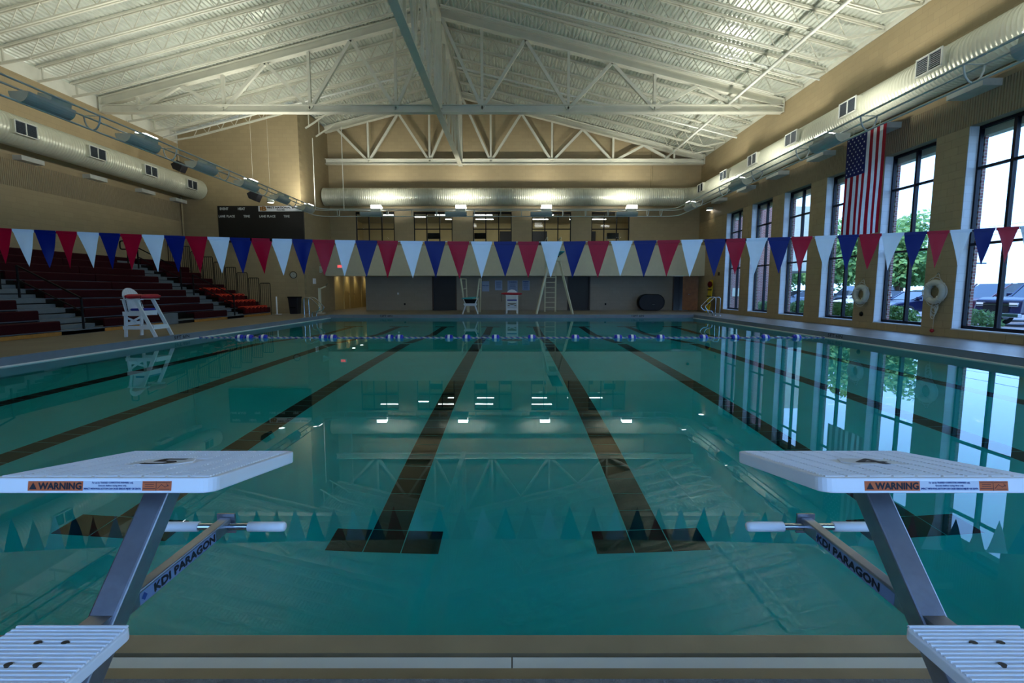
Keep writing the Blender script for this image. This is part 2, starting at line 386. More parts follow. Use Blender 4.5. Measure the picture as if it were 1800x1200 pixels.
# near wall behind the camera
NWIN = [(-6.6, -4.0), (-3.3, -.7), (0, 2.6), (3.3, 5.9), (6.6, 9.2)]
nw = MB(); nw.prism([(XL - .3, 5.42), (XR + .4, 5.42), (XR + .4, roofz(XR) + .2), (RX, RZ + .2), (XL - .3, roofz(XL) + .2)], YN - .3, YN, lambda u, v, w: (u, w, v))
nw.box(XL - .3, XR + .4, YN - .3, YN, -.3, .38); x = XL - .3
for a, b in NWIN: nw.box(x, a, YN - .3, YN, .38, 5.42); x = b
nw.box(x, XR + .4, YN - .3, YN, .38, 5.42)
struct('wall_near', nw, 'wall_x')
for k, (a, b) in enumerate(NWIN):
    w = struct('window_%d' % (17 + k), MB().box(a, a + .06, YN - .25, YN - .17, .4, 5.42).box(b - .06, b, YN - .25, YN - .17, .4, 5.42).box(a, b, YN - .25, YN - .17, .38, .46).box(a, b, YN - .25, YN - .17, 5.35, 5.42), 'winframe')
    m_ = (a + b) / 2
    struct('mullion', B(m_ - .035, m_ + .035, YN - .25, YN - .17, .46, 5.35), 'winframe', w)
    for z in (2.53, 4.40): struct('transom', B(a + .06, b - .06, YN - .25, YN - .17, z - .03, z + .03), 'winframe', w)
    for p, q in ((a + .06, m_ - .035), (m_ + .035, b - .06)):
        for z0, z1 in ((.46, 2.5), (2.56, 4.37), (4.43, 5.35)): struct('pane', B(p, q, YN - .21, YN - .204, z0, z1), 'glass', w)
# scoreboard wall (projects into the hall)
sb = MB().box(XL, -11.0, 26.1, 26.4, -.3, roofz(-11) - 1.9)
sb.prism([(XL, roofz(-11) - 1.9), (-11.0, roofz(-11) - 1.9), (-11.0, roofz(-11) - .05), (XL, roofz(XL) - .05)], 26.1, 26.4, lambda u, v, w: (u, w, v))
struct('wall_score', sb, 'wall_x')
struct('wall_return', B(-11.25, -11.0, 26.4, YF + .3, -.3, roofz(-11.2) - .05), 'wall_y')
# far wall with door and window openings
UW = [(-9.45, -7.115), (-5.946, -3.609), (-2.371, -0.02), (1.203, 3.574), (4.811, 7.114)]
fw = MB()
x = -11.0
for a, b in UW: fw.box(x, a, YF, YF + .3, 4.06, 6.12); x = b
fw.box(x, XR + .4, YF, YF + .3, 4.06, 6.12)
fw.prism([(-11.0, 6.12), (XR + .4, 6.12), (XR + .4, roofz(XR)), (RX, RZ), (-11.0, roofz(-11))], YF, YF + .3, lambda u, v, w: (u, w, v))
struct('wall_far', fw, 'wall_x')
fg = MB()
DO = [(-11.0, -8.98), (-4.9, -3.402), (3.402, 4.805), (9.855, 10.9)]
x = -8.98
for a, b in DO[1:]: fg.box(x, a, YF, YF + .3, -.3, 2.5); x = b
fg.box(x, XR + .4, YF, YF + .3, -.3, 2.5).box(-11.0, XR + .4, YF, YF + .3, 2.4, 4.06)
struct('wall_far.001', fg, 'grey_wall')
struct('wall_beam', B(-11.15, XR, 29.1, YF, 2.25, 4.02), 'band')
# corridor at the far left
struct('wall_corridor', MB().box(-11.4, -11.1, YF + .3, 40, -.3, 2.8).box(-8.98, -8.7, YF + .3, 40, -.3, 2.8).box(-11.4, -8.7, 40, 40.3, -.3, 2.8), 'yellow_wall')
struct('ceiling.001', B(-11.4, -8.7, YF + .3, 40, 2.5, 2.6), 'ceil_tile')

# right wall: sill course and header, piers of painted block
WIN = [(26.4 - 2.755 * k - 1.82, 26.4 - 2.755 * k) for k in range(11)]     # window openings (y0, y1)
WZ0, WZ1 = 0.38, 5.42
XF = 11.63
rw = MB().box(XR + .006, XR + .4, YN, YF, -.3, WZ0 - .004).box(XR + .006, XR + .4, YN, YF, WZ1 + .2, 9.18)
for k in range(10): rw.box(XR + .008, XR + .4, WIN[k + 1][1] + .006, WIN[k][0] - .006, WZ0, WZ1)
rw.box(XR + .006, XR + .4, 26.406, YF, WZ0, WZ1); rw.box(XR + .006, XR + .4, YN, WIN[10][0] - .006, WZ0, WZ1)
wr = struct('wall_right', rw, 'joint')
struct('wall_right.001', B(XR - .003, XR + .3, YN, YF, WZ1, 6.25), 'rib_y')
struct('wall_right.002', B(XR, XR + .3, YN, YF, 6.25, 9.18), 'wall_y')
bl = []
CH = (WZ1 - WZ0) / 25
for k in range(10):
    y0, y1 = WIN[k + 1][1], WIN[k][0]; w = y1 - y0
    for c in range(25):
        cuts = [0, .5, 1] if c % 2 else [0, .28, .72, 1]
        for a, b in zip(cuts, cuts[1:]): bl.append((y0 + a * w, y0 + b * w, WZ0 + c * CH, WZ0 + (c + 1) * CH, k))
def blk(mb, q, d=0.0): mb.box(XR + d, XF - .02, q[0] + .003, q[1] - .003, q[2] + .003, q[3] - .003)
vis = [q for q in bl if q[4] in (3, 4)]; vis += [q for q in bl if q[4] in (2,)]
vis.sort(key=lambda q: q[0]); vis = vis[:294]; vs_ = set(vis)
for q in vis:
    m = MB(); blk(m, q, R.uniform(0, .002)); m.build('block', 'block', wr)
m = MB()
for q in bl:
    if q not in vs_: blk(m, q, R.uniform(0, .002))
def course(m, y0, y1, z0, z1, n):
    for c in range(n):
        y = y0 - (0.2 if c % 2 else 0)
        while y < y1:
            a, b = max(y, y0), min(y + .4, y1)
            if b - a > .02: m.box(XR + R.uniform(0, .002), XR + .1, a + .003, b - .003, z0 + c * (z1 - z0) / n + .003, z0 + (c + 1) * (z1 - z0) / n - .003)
            y += .4
course(m, 26.4, YF, WZ0, WZ1, 25); course(m, YN, YF, DZ, WZ0, 1)
m.build('block_rest', 'block', wr, kind='stuff')

for k, (y0, y1) in enumerate(WIN):
    w = struct('window_%d' % (k + 1), MB().box(XF - .03, XF + .06, y0, y0 + .06, WZ0 + .02, WZ1).box(XF - .03, XF + .06, y1 - .06, y1, WZ0 + .02, WZ1)
               .box(XF - .03, XF + .06, y0, y1, WZ0 + .02, WZ0 + .10).box(XF - .03, XF + .06, y0, y1, WZ1 - .07, WZ1), 'winframe')
    ym = (y0 + y1) / 2
    struct('mullion', B(XF - .04, XF + .06, ym - .035, ym + .035, WZ0 + .1, WZ1 - .07), 'winframe', w)
    for z in (2.53, 4.40): struct('transom', B(XF - .03, XF + .06, y0 + .06, y1 - .06, z - .03, z + .03), 'winframe', w)
    for a, b in ((y0 + .06, ym - .035), (ym + .035, y1 - .06)):
        for z0, z1 in ((WZ0 + .1, 2.5), (2.56, 4.37), (4.43, WZ1 - .07)): struct('pane', B(XF + .01, XF + .016, a, b, z0, z1), 'glass', w)
    struct('sill', B(XR - .01, XF - .03, y0, y1, WZ0 - .01, WZ0 + .02), 'sill', w)
    # painted jamb lining on both sides
    struct('jamb', MB().box(XR + .012, XF - .02, y1 - .012, y1 + .002, WZ0, WZ1).box(XR + .012, XF - .02, y0 - .002, y0 + .012, WZ0, WZ1), 'jamb', w)
# upper floor viewing windows
for k, (x0, x1) in enumerate(UW):
    w = struct('window_%d' % (k + 12), MB().box(x0, x0 + .05, YF + .02, YF + .12, 4.06, 6.1).box(x1 - .05, x1, YF + .02, YF + .12, 4.06, 6.1).box(x0, x1, YF + .02, YF + .12, 4.06, 4.14).box(x0, x1, YF + .02, YF + .12, 6.0, 6.1), 'blackmetal')
    t3 = (x1 - x0) / 3
    for j in (1, 2): struct('mullion', B(x0 + j * t3 - .028, x0 + j * t3 + .028, YF + .02, YF + .1, 4.1, 6.05), 'blackmetal', w)
    struct('transom', B(x0, x1, YF + .02, YF + .1, 5.06, 5.12), 'blackmetal', w)
    for j in range(3):
        for z0, z1 in ((4.14, 5.06), (5.12, 6.0)): struct('pane', B(x0 + j * t3 + .03, x0 + (j + 1) * t3 - .03, YF + .05, YF + .056, z0, z1), 'glass', w)
# fitness room behind them
struct('wall_gym', MB().box(-11.4, -11.1, YF + .3, 37, 3.5, 6.6).box(9, 9.2, YF + .3, 37, 3.5, 6.6).box(-11.1, 9, 37, 37.2, 3.5, 6.6), 'yellow_wall')
struct('floor.003', B(-11.1, 9, YF + .3, 37, 3.5, 3.6), 'carpet')
struct('ceiling.002', B(-11.1, 9, YF + .3, 37, 6.35, 6.5), 'ceil_tile')
gl = [(-8.3, 32.6), (-7.5, 34.6), (-4.4, 32.6), (-4.0, 34.6), (-6.4, 33.4), (-1.9, 32.6), (-1.9, 34.6), (.7, 34.6), (.9, 32.6), (2.1, 32.6), (1.9, 34.6), (4.6, 34.6), (5.9, 34.6)]
for i, (x, y) in enumerate(gl):
    t = thing('ceiling_light', ORD[i] + ' fluorescent strip from the left on the ceiling behind the upstairs windows', 'ceiling light', (x, y, 6.27), 'strip lights upstairs')
    B(x - .62, x + .62, y - .12, y + .12, 6.29, 6.35).build('housing', 'lens_off', t); B(x - .6, x + .6, y - .10, y + .10, 6.27, 6.29).build('tube_lens', 'lens', t)
for i, (x0, x1, l) in enumerate(((-.9, 2.6, 'wide dark doorway glimpsed through the middle upstairs windows'), (5.0, 6.2, 'dark doorway glimpsed through the rightmost upstairs window'), (-4.3, -3.2, 'dark doorway glimpsed through the second upstairs window'))):
    t = B(x0, x1, 36.9, 36.99, 3.6, 5.75).build('dark_doorway', 'door_dark'); tag(t, l, 'doorway')
def treadmill(x, y, lab):
    t = thing('treadmill', lab, 'treadmill', (x, y, 3.6))
    MB().box(x - .4, x + .4, y - .9, y + .9, 3.6, 3.78).build('belt_deck', 'blackmetal', t)
    for s in (-1, 1): MB().tube([(x + s * .36, y - .7, 3.7), (x + s * .36, y - .75, 4.75), (x + s * .34, y - .2, 4.7)], .035, 6).build('upright', 'lens_off', t)
    MB().box(x - .36, x + .36, y - .85, y - .7, 4.6, 4.95).build('console', 'blackmetal', t)
treadmill(-4.9, 31.9, 'treadmill behind the second upstairs window'); treadmill(6.3, 31.9, 'treadmill behind the rightmost upstairs window'); treadmill(-2.0, 31.9, 'treadmill behind the middle upstairs window')
for i, x in enumerate((-7.6, 2.0)): pass

# doors at deck level
def door(n, x0, x1, m='door_dark'):
    d = struct('door_%d' % n, B(x0 + .07, x1 - .07, YF + .14, YF + .19, DZ + .01, 2.33), m)
    struct('door_frame', MB().box(x0, x0 + .07, YF - .02, YF + .22, DZ, 2.4).box(x1 - .07, x1, YF - .02, YF + .22, DZ, 2.4).box(x0, x1, YF - .02, YF + .22, 2.33, 2.4), 'brown_frame', d)
    struct('threshold', B(x0, x1, YF - .02, YF + .2, DZ, DZ + .05), 'black', d)
    return d
door(1, -4.9, -3.402); door(2, 3.402, 4.805)
d = struct('door_3', MB().bar((10.05, YF - .02, 1.27), (10.88, YF - .35, 1.27), .045, 2.15).bar((10.05, YF - .02, 1.27), (10.05, YF - .02, 1.28), .01, .01), 'door_wood', None, 'open orange wood door leaf')
d.location = (.42, 0, 0)
struct('handle', MB().tube([(10.8, YF - .36, 1.15), (10.8, YF - .42, 1.15), (10.7, YF - .38, 1.15)], .015, 6), 'chrome', d)
struct('door_frame', MB().box(9.855, 9.93, YF - .02, YF + .25, DZ, 2.4).box(10.83, 10.9, YF - .02, YF + .25, DZ, 2.4).box(9.855, 10.9, YF - .02, YF + .25, 2.33, 2.42), 'brown_frame')
bpy.data.objects['door_frame.003' if 'door_frame.003' in bpy.data.objects else 'door_frame.002'].name = 'trim_12'
struct('wall_store', MB().box(9.3, 9.4, YF + .3, 33, -.3, 2.6).box(11.2, 11.3, YF + .3, 33, -.3, 2.6).box(9.3, 11.3, 33, 33.1, -.3, 2.6).box(9.3, 11.3, YF + .3, 33, 2.5, 2.6), 'dark')
for i, y in enumerate((32.4, 33.5, 36.2)):
    d = struct('door_%d' % (4 + i), B(-11.1, -11.05, y, y + .95, DZ, 2.3), 'yellow_wall')
    struct('handle', MB().tube([(-11.05, y + .85, 1.15), (-10.98, y + .85, 1.15), (-10.98, y + .72, 1.15)], .018, 6), 'blackmetal', d)
    struct('door_edge', MB().box(-11.1, -11.04, y - .04, y, DZ, 2.34).box(-11.1, -11.04, y + .95, y + .99, DZ, 2.34), 'yellow_wall', d)

# ---- roof
deck = MB()
for sgn in (-1, 1):
    xe = XL - .3 if sgn < 0 else XR + .4; L = abs(xe - RX); n = int(L / .1525); pr = []
    for i in range(n + 1):
        for du, dz in ((0, 0), (.055, 0), (.075, .045), (.1325, .045)):
            u = i * .1525 + du
            if u <= L: pr.append((RX + sgn * u, RZ - SL * u + dz))
    pr.append((xe, RZ - SL * L))
    vs = [(x, YN, z) for x, z in pr] + [(x, YF + .3, z) for x, z in pr]; N = len(pr)
    deck.add(vs, [((i, i + 1, N + i + 1, N + i) if sgn > 0 else (i + 1, i, N + i, N + i + 1)) for i in range(N - 1)])
struct('ceiling', deck, 'deck_roof')

TR = [4.6, 13.0, 21.4, 29.8]
def truss(y, lab, xa=XL + .02, xb=XR - .02):
    t = thing('roof_truss', lab, 'roof truss', ((xa + xb) / 2, y, 8.75)); zb = 8.93
    MB().box(xa, xb, y - .15, y + .15, zb - .16, zb - .13).box(xa, xb, y - .015, y + .015, zb - .13, zb + .13).box(xa, xb, y - .15, y + .15, zb + .13, zb + .15).build('bottom_chord', 'steel', t)
    # top chord: wide flange each side
    tc = MB()
    for x in (xa, xb):
        if x == xa and xa > -12: continue
    for p, q in (((xa, y, roofz(xa) - .22), (RX, y, RZ - .22)), ((RX, y, RZ - .22), (xb, y, roofz(xb) - .22))):
        tc.bar(p, q, .03, .36); tc.bar((p[0], y, p[2] + .17), (q[0], y, q[2] + .17), .28, .025); tc.bar((p[0], y, p[2] - .17), (q[0], y, q[2] - .17), .28, .025)
    tc.build('top_chord', 'steel', t)
    for x in (xa, xb):
        if x == xa and xa > -12: continue
        s = 1 if x == xa else -1
        MB().box(min(x, x + s * .03), max(x, x + s * .03), y - .17, y + .17, zb - .16, roofz(x) - .05).build('end_plate', 'steel', t)
        MB().prism([(x, zb - .1), (x + s * 1.2, zb - .1), (x + s * 1.2, zb + .12), (x, roofz(x) - .15)], y - .012, y + .012, lambda u, v, w: (u, w, v)).build('gusset', 'steel', t)
    # verticals and diagonals, symmetric about the ridge
    for s in (-1, 1):
        nodes_b = [RX + s * v for v in (1.8, 5.4, 9.0, 12.6)]; nodes_t = [RX + s * v for v in (0.15, 3.6, 7.2, 10.8)]
        for j, xt in enumerate(nodes_t):
            for xbm in ((nodes_b[j],) if j == 0 else (nodes_b[j - 1], nodes_b[j])):
                if xbm < xa or xt < xa or xbm > xb: continue
                MB().bar((xt, y, roofz(xt) - .38), (xbm, y, zb), .13, .13).build('diagonal', 'steel', t)
        for xv in nodes_b:
            if xv < xa or xv > xb: continue
            MB().bar((xv, y, zb), (xv, y, roofz(xv) - .38), .11, .11, (0, 1, 0)).build('vertical', 'steel', t)
    MB().bar((RX, y, zb), (RX, y, RZ - .3), .28, .28, (0, 1, 0)).build('king_post', 'steel', t)
    return t
truss(TR[2], 'cream steel roof truss crossing the hall in front of the scoreboard wall'); truss(TR[1], 'cream steel roof truss over the middle of the pool, out of view')
truss(TR[0], 'cream steel roof truss over the near end of the pool, out of view')
truss(TR[3], 'cream steel roof truss against the far gable wall', xa=-10.98)
# ridge truss along the hall
t = thing('ridge_truss', 'cream steel truss running lengthwise under the roof ridge', 'roof truss', (RX, 13, 8.8))
MB().box(RX - .13, RX + .13, YN + .1, YF - .1, 8.74, 8.80).box(RX - .02, RX + .02, YN + .1, YF - .1, 8.8, 8.93).build('bottom_chord', 'steel', t)
MB().box(RX - .15, RX + .15, YN + .1, YF - .1, RZ - .62, RZ - .35).build('top_chord', 'steel', t)
y = YN + .6
k = 0
while y < 29.5:
    if min(abs(y - q) for q in TR) > .3: MB().bar((RX, y, 8.9), (RX, y, RZ - .5), .09, .12, (0, 1, 0)).build('vertical', 'steel', t)
    if k % 2 == 0: MB().bar((RX, y, 8.9), (RX, y + 1.4, RZ - .5), .08, .1).build('diagonal', 'steel', t)
    else: MB().bar((RX, y, RZ - .5), (RX, y + 1.4, 8.9), .08, .1).build('diagonal', 'steel', t)
    y += 1.4; k += 1

# bar joists up each slope
def joist_tpl(sgn, xw=None):
    full = xw is None; xw = (XL if sgn < 0 else XR) if full else xw; s = -sgn; L = abs(xw - RX)   # s: direction from wall to ridge
    t = thing('bar_joist', 'x', 'roof joist', (0, 0, 0), 'bar joists on the %s roof slope' % ('left' if sgn < 0 else 'right'))
    Z = lambda u: roofz(xw + s * u)
    X = lambda u: xw + s * u
    h = .62; e = .05
    MB().bar((X(.05), -e, Z(.05) - .05), (X(L - .15), -e, Z(L - .15) - .05), .05, .06).bar((X(.05), e, Z(.05) - .05), (X(L - .15), e, Z(L - .15) - .05), .05, .06).build('top_chord', 'steel', t)
    MB().bar((X(1.15), -e, Z(1.15) - h), (X(L - .3), -e, Z(L - .3) - h), .05, .05).bar((X(1.15), e, Z(1.15) - h), (X(L - .3), e, Z(L - .3) - h), .05, .05).build('bottom_chord', 'steel', t)
    w = MB(); u = 1.15; n = 18; st = (L - 1.6) / n
    for i in range(n):
        w.bar((X(u), 0, Z(u) - h), (X(u + st / 2), 0, Z(u + st / 2) - .06), .025, .025); w.bar((X(u + st / 2), 0, Z(u + st / 2) - .06), (X(u + st), 0, Z(u + st) - h), .025, .025); u += st
    w.build('web_rod', 'steel', t)
    zf = (8.92 if sgn < 0 else 9.25) if full else Z(0) - 1.0
    MB().bar((X(.03), 0, zf - .02), (X(1.15), 0, Z(1.15) - h), .07, .07).build('end_strut', 'steel', t)
    MB().bar((X(.22), 0, zf + .06), (X(.22), 0, Z(.22) - .08), .05, .05, (0, 1, 0)).build('end_post', 'steel', t)
    return t
jy = []
y = TR[2] - 1.4 * 18
while y < 29.6:
    if all(abs(y - q) > .3 for q in TR) and y > YN + .2: jy.append(y)
    y += 1.4
for sgn in (-1, 1):
    tpl = joist_tpl(sgn); side = 'left' if sgn < 0 else 'right'; short = None
    for i, y in enumerate(jy):
        after = [q for q in TR if q < y]; seq = sum(1 for q in jy if (not after or q > after[-1]) and q <= y)
        nm = {None: 'near wall', 4.6: 'nearest truss', 13.0: 'mid-pool truss', 21.4: 'truss in view'}[after[-1] if after else None]
        lab = 'cream bar joist on the %s roof slope, %s beyond the %s' % (side, ORD[seq - 1], nm)
        if sgn < 0 and y > 26:
            if short is None: short = joist_tpl(-1, -11.0); short.location = (0, y, 0); short['label'] = lab
            else: dup(short, (0, y, 0), lab)
        elif i == 0: tpl.location = (0, y, 0); tpl['label'] = lab
        else: dup(tpl, (0, y, 0), lab)
# sprinkler and bracing pipes
def pipething(name, pts, r, lab, cat='pipe', m='pipe'): return tag(MB().tube(pts, r, 8).build(name, m), lab, cat)
pipething('roof_pipe', [(9.05, YN, 9.12), (9.05, 30.1, 9.12)], .06, 'long white pipe running lengthwise under the right roof slope')
pipething('sprinkler_pipe', [(-16.9, 24.6, 8.75), (-3.3, 24.6, roofz(-3.3) - .85)], .05, 'white sprinkler pipe slanting up the left slope beyond the truss in view')
pipething('sprinkler_pipe', [(-2.6, 24.6, roofz(-2.6) - .85), (10.9, 24.6, 8.75)], .05, 'white sprinkler pipe slanting down the right slope beyond the truss in view')
pipething('sprinkler_pipe', [(-2.6, 18.2, roofz(-2.6) - .8), (10.9, 18.2, 8.8)], .035, 'thin white sprinkler pipe on the right slope before the truss in view')
pipething('wall_conduit', [(XL + .08, 25.95, .5), (XL + .08, 25.95, 8.6)], .045, 'vertical pipe in the corner beside the scoreboard wall', 'pipe', 'wall_y')
pipething('wall_conduit', [(8.35, YF - .06, 6.9), (8.35, YF - .06, 10.2)], .05, 'vertical pipe up the far gable wall at right', 'pipe', 'wall_y')
pipething('wall_conduit', [(-11.35, 26.05, 2.0), (-11.35, 26.05, DZ)], .02, 'slim conduit low on the scoreboard wall right of the clock', 'pipe', 'wall_y')

# ---- ducts (spiral: fine seam ribs as geometry)
def duct(name, path_fn, L, lab, r=.5, step=.11, n=28):
    pts = []; rs = []
    N = int(L / step)
    for i in range(N + 1):
        u = i * L / N
        for du, rr in ((0, r), (.07, r), (.08, r + .008), (.095, r + .008)):
            if u + du <= L: pts.append(path_fn(u + du)); rs.append(rr)
    m = MB().tube(pts, rs, n, cap=True); o = m.build(name, 'duct'); tag(o, lab, 'duct'); return o
duct('air_duct', lambda u: (-16.3, YN + .3 + u, 6.57), 26.05 - YN - .3, 'large cream spiral air duct along the left wall')
# right duct turns the corner and runs along the far wall
Lr = 28.3 - (YN + .3); arc = .85 * PI / 2; Lf = 9.85 + 10.9
def rpath(u):
    if u < Lr: return (10.7, YN + .3 + u, 6.79)
    u -= Lr
    if u < arc: a = u / .85; return (10.7 - .85 + .85 * math.cos(a), 28.3 + .85 * math.sin(a), 6.79)
    u -= arc; return (9.85 - u, 29.15, 6.79)
duct('air_duct', rpath, Lr + arc + Lf, 'large cream spiral air duct along the right wall and the far wall')
def grille(x, y, z, face, lab):
    # face = -1 towards -x, +1 towards +x
    t = thing('air_grille', lab, 'air grille', (x, y, z), 'grilles on the %s duct' % ('left' if face > 0 else 'right'))
    b = x - face * .3
    MB().prism([(-.21, 0), (.21, 0), (.23, .32), (-.23, .32)], y - .36, y + .36, lambda u, v, w: (x - face * v, w, z + u)).build('collar', 'duct', t)
    fr = MB().box(min(x, x + face * .03), max(x, x + face * .03), y - .38, y + .38, z - .22, z - .19).box(min(x, x + face * .03), max(x, x + face * .03), y - .38, y + .38, z + .19, z + .22)
    for yy in (y - .38, y - .015, y + .35): fr.box(min(x, x + face * .03), max(x, x + face * .03), yy, yy + .03, z - .2, z + .2)
    fr.build('grille_frame', 'louver_w', t)
    sl = MB().box(min(x - .01 * face, x), max(x - .01 * face, x), y - .36, y + .36, z - .2, z + .2)
    for i in range(9): sl.bar((x + face * .008, y - .36, z - .18 + i * .045), (x + face * .008, y + .36, z - .18 + i * .045), .02, .012, (face * .5, 0, 1))
    sl.build('louver_blades', 'louver', t)
for i in range(9):
    y = 24.72 - 2.76 * i; grille(-15.72, y, 6.55, 1, 'square double air grille on the left duct, %s from the scoreboard wall' % ORD[i])
for i, y in enumerate((27.0, 24.1, 21.3, 18.4, 15.4, 12.5, 9.6, 6.7, 3.8)): grille(10.12, y, 6.86, -1, 'square double air grille on the right duct, %s from the far corner' % ORD[i])
for i in range(9):
    y = 26.1 - 2.76 * i
    if i == 0: y = 25.6
    tag(B(XL + .0, XL + .32, y - .42, y + .42, 5.86, 6.02).build('wall_light', 'louver_w'), 'flat white box under the left duct, %s from the scoreboard wall' % ORD[i], 'light box', 'boxes under the left duct')
for i, y in enumerate((26.9, 23.85, 21.1, 18.2, 15.3, 12.35, 9.4, 6.5)):
    tag(B(XR - .46, XR, y - .48, y + .48, 6.10, 6.26).build('wall_light', 'louver_w'), 'flat white box under the right duct, %s from the far corner' % ORD[i], 'light box', 'boxes under the right duct')

# ---- lighting rail (three pipes, rings) and its uplight troughs
def arcpts(pts, r, n=6):
    out = [Vector(pts[0])]
    for i in range(1, len(pts) - 1):
        p = Vector(pts[i]); a = (Vector(pts[i - 1]) - p).normalized(); b = (Vector(pts[i + 1]) - p).normalized(); s = p + a * r; e = p + b * r
        for k in range(n + 1):
            u = k / n; out.append(s * (1 - u) ** 2 + p * 2 * u * (1 - u) + e * u * u)
    out.append(Vector(pts[-1])); return out
rail = thing('light_rail', 'three-pipe suspended light rail running round three sides of the hall', 'light rail', (0, 26.5, 5.5))
LX, RXR, FY, RZL = -10.3, 8.75, 26.5, 5.46
for off, z in ((.2, .17), (-.2, .17), (0, -.17)):
    MB().tube(arcpts([(LX + off, YN + .3, RZL + z), (LX + off, FY - off * -1 * -1, RZL + z), (RXR - off, FY - off, RZL + z), (RXR - off, YN + .3, RZL + z)], .7), .024, 8).build('rail_pipe', 'truss_blue', rail)
def ring(c, ax):
    # open half ring bracket joining the three pipes
    pts = []
    for k in range(9):
        a = PI * k / 8; dx, dz = .2 * math.cos(a), -.34 * math.sin(a) + .17
        pts.append((c[0] + (dx if ax == 'y' else 0), c[1] + (dx if ax == 'x' else 0), c[2] + dz))
    MB().tube(pts, .02, 6).tube([pts[0], pts[-1]], .012, 6).build('ring_bracket', 'truss_blue', rail)
for k in range(9):
    ring((LX, 23.5 - 2.75 * k, RZL), 'y')
    if k < 9: ring((RXR, 23.5 - 2.75 * k, RZL), 'y')
for x in (-9.2, -6.6, -5.3, -4.0, -2.0, -.6, .5, 2.7, 3.9, 5.1, 7.2, 7.9): ring((x, FY, RZL), 'x')
for i, (x, y, top) in enumerate(((LX, FY - .3, 9.2), (-8.9, FY, 9.9), (LX, 8.4, 10.2), (RXR, 8.4, 9.9))): MB().tube([(x, y, RZL + .15), (x, y, top)], .022 if i < 2 else .006, 6).build('hanger_rod', 'pipe', rail)
def uplight(x, y, ax, lab, lit=True, on=True, power=UPLIGHT):
    t = thing('uplight_trough', lab, 'uplight', (x, y, RZL), 'uplight troughs on the rail')
    rad = .21
    f = (lambda u, v, w: (x + u, y + w, RZL + v)) if ax == 'y' else (lambda u, v, w: (x + w, y + u, RZL + v))
    outer = [(rad * math.cos(a), -rad * 1.05 * math.sin(a) + .05) for a in [PI * k / 12 for k in range(13)]]
    inner = [(u * .94, v * .94 + .006) for u, v in outer[::-1]]
    MB().prism(outer + inner, -.56, .56, f).build('trough_shell', 'trough', t)
    for w in (-.57, .55): MB().prism(outer, w, w + .02, f).build('end_cap', 'trough_end', t)
    hb = MB(); a0, a1 = (.0, .5)
    hb.prism([(-.16, .05), (.16, .05), (.2, .2), (-.12, .24)], a0, a1, f).build('lamp_housing', 'lens_off', t)
    if lit and ax == 'x': MB().prism([(-.13, .24), (.17, .21), (.17, .32), (-.13, .40)], a0 + .0, a1 + .04, f).build('lamp_lens', 'lens_far', t)
    elif lit: MB().prism([(-.11, .245), (.19, .21), (.19, .232), (-.11, .268)], a0 + .02, a1 - .02, f).build('lamp_lens', 'lens', t)
    if on:
        ld = bpy.data.lights.new('uplight_lamp', 'AREA'); ld.shape = 'RECTANGLE'; ld.size = .5; ld.size_y = .3; ld.energy = power; ld.color = (1.0, 1.0, 0.88); ld.spread = math.radians(170 if ax == 'y' else 80)
        o = bpy.data.objects.new('uplight_lamp', ld); C.objects.link(o); o.parent = t; o.location = (0, .25, .30) if ax == 'y' else (.25, 0, .44); o.rotation_euler = (PI, math.radians(-22) if x < -9 else 0, 0) if ax == 'y' else (PI - math.radians(58), 0, 0)
for i in range(8):
    y = 25.05 - 2.76 * i
    uplight(LX, y, 'y', 'half-round uplight on the left rail, %s from the scoreboard wall' % ORD[i], lit=i in (2, 4, 0, 6))
for i, y in enumerate((24.4, 19.3, 14.0, 8.3, 2.8)): uplight(RXR, y, 'y', 'half-round uplight on the right rail, %s from the far corner' % ORD[i], lit=True, power=UPLIGHT * 1.6)
for i, x in enumerate((-7.45, -2.97, 1.55, 6.07)): uplight(x, FY, 'x', 'half-round uplight on the far rail, %s from the left' % ORD[i], power=UPLIGHT * .5)
# speakers and downlights
def speaker(x, y, z, lab):
    t = thing('loudspeaker', lab, 'loudspeaker', (x, y, z))
    MB().prism([(-.28, .1), (.02, .26), (.3, .08), (.12, -.26), (-.2, -.12)], y - .2, y + .2, lambda u, v, w: (x + u, w, z + v)).build('cabinet', 'navy', t, bevel=.02)
    MB().tube([(x - .05, y, z + .2), (x - .05, y, roofz(x) - .02)], .004, 6).build('drop_rod', 'pipe', t)
speaker(-15.35, 23.3, 7.05, 'black wedge loudspeaker hanging near the left wall, nearer one'); speaker(-12.0, 23.4, 5.75, 'black wedge loudspeaker hanging in front of the scoreboard')
t = thing('downlight', 'small round lit downlight hanging above the scoreboard', 'downlight', (-11.9, 24.7, 5.8))
MB().lathe([(.02, .3), (.16, .28), (.17, .02), (.15, 0)], (-11.9, 24.7, 5.68), 16).build('can', 'lens_off', t); MB().lathe([(0, 0), (.14, 0)], (-11.9, 24.7, 5.69), 16).build('lamp_face', 'lens', t); MB().tube([(-11.9, 24.7, 5.95), (-11.9, 24.7, roofz(-11.9) - .02)], .004, 6).build('drop_rod', 'pipe', t)
t = thing('wall_lamp', 'small lit lamp high on the right wall near the far corner', 'wall lamp', (XR, 28.4, 5.95))
MB().box(XR - .3, XR, 28.25, 28.5, 5.92, 6.06).build('lamp_box', 'lens_off', t); MB().box(XR - .27, XR - .04, 28.28, 28.47, 5.905, 5.92).build('lamp_face', 'lens', t)
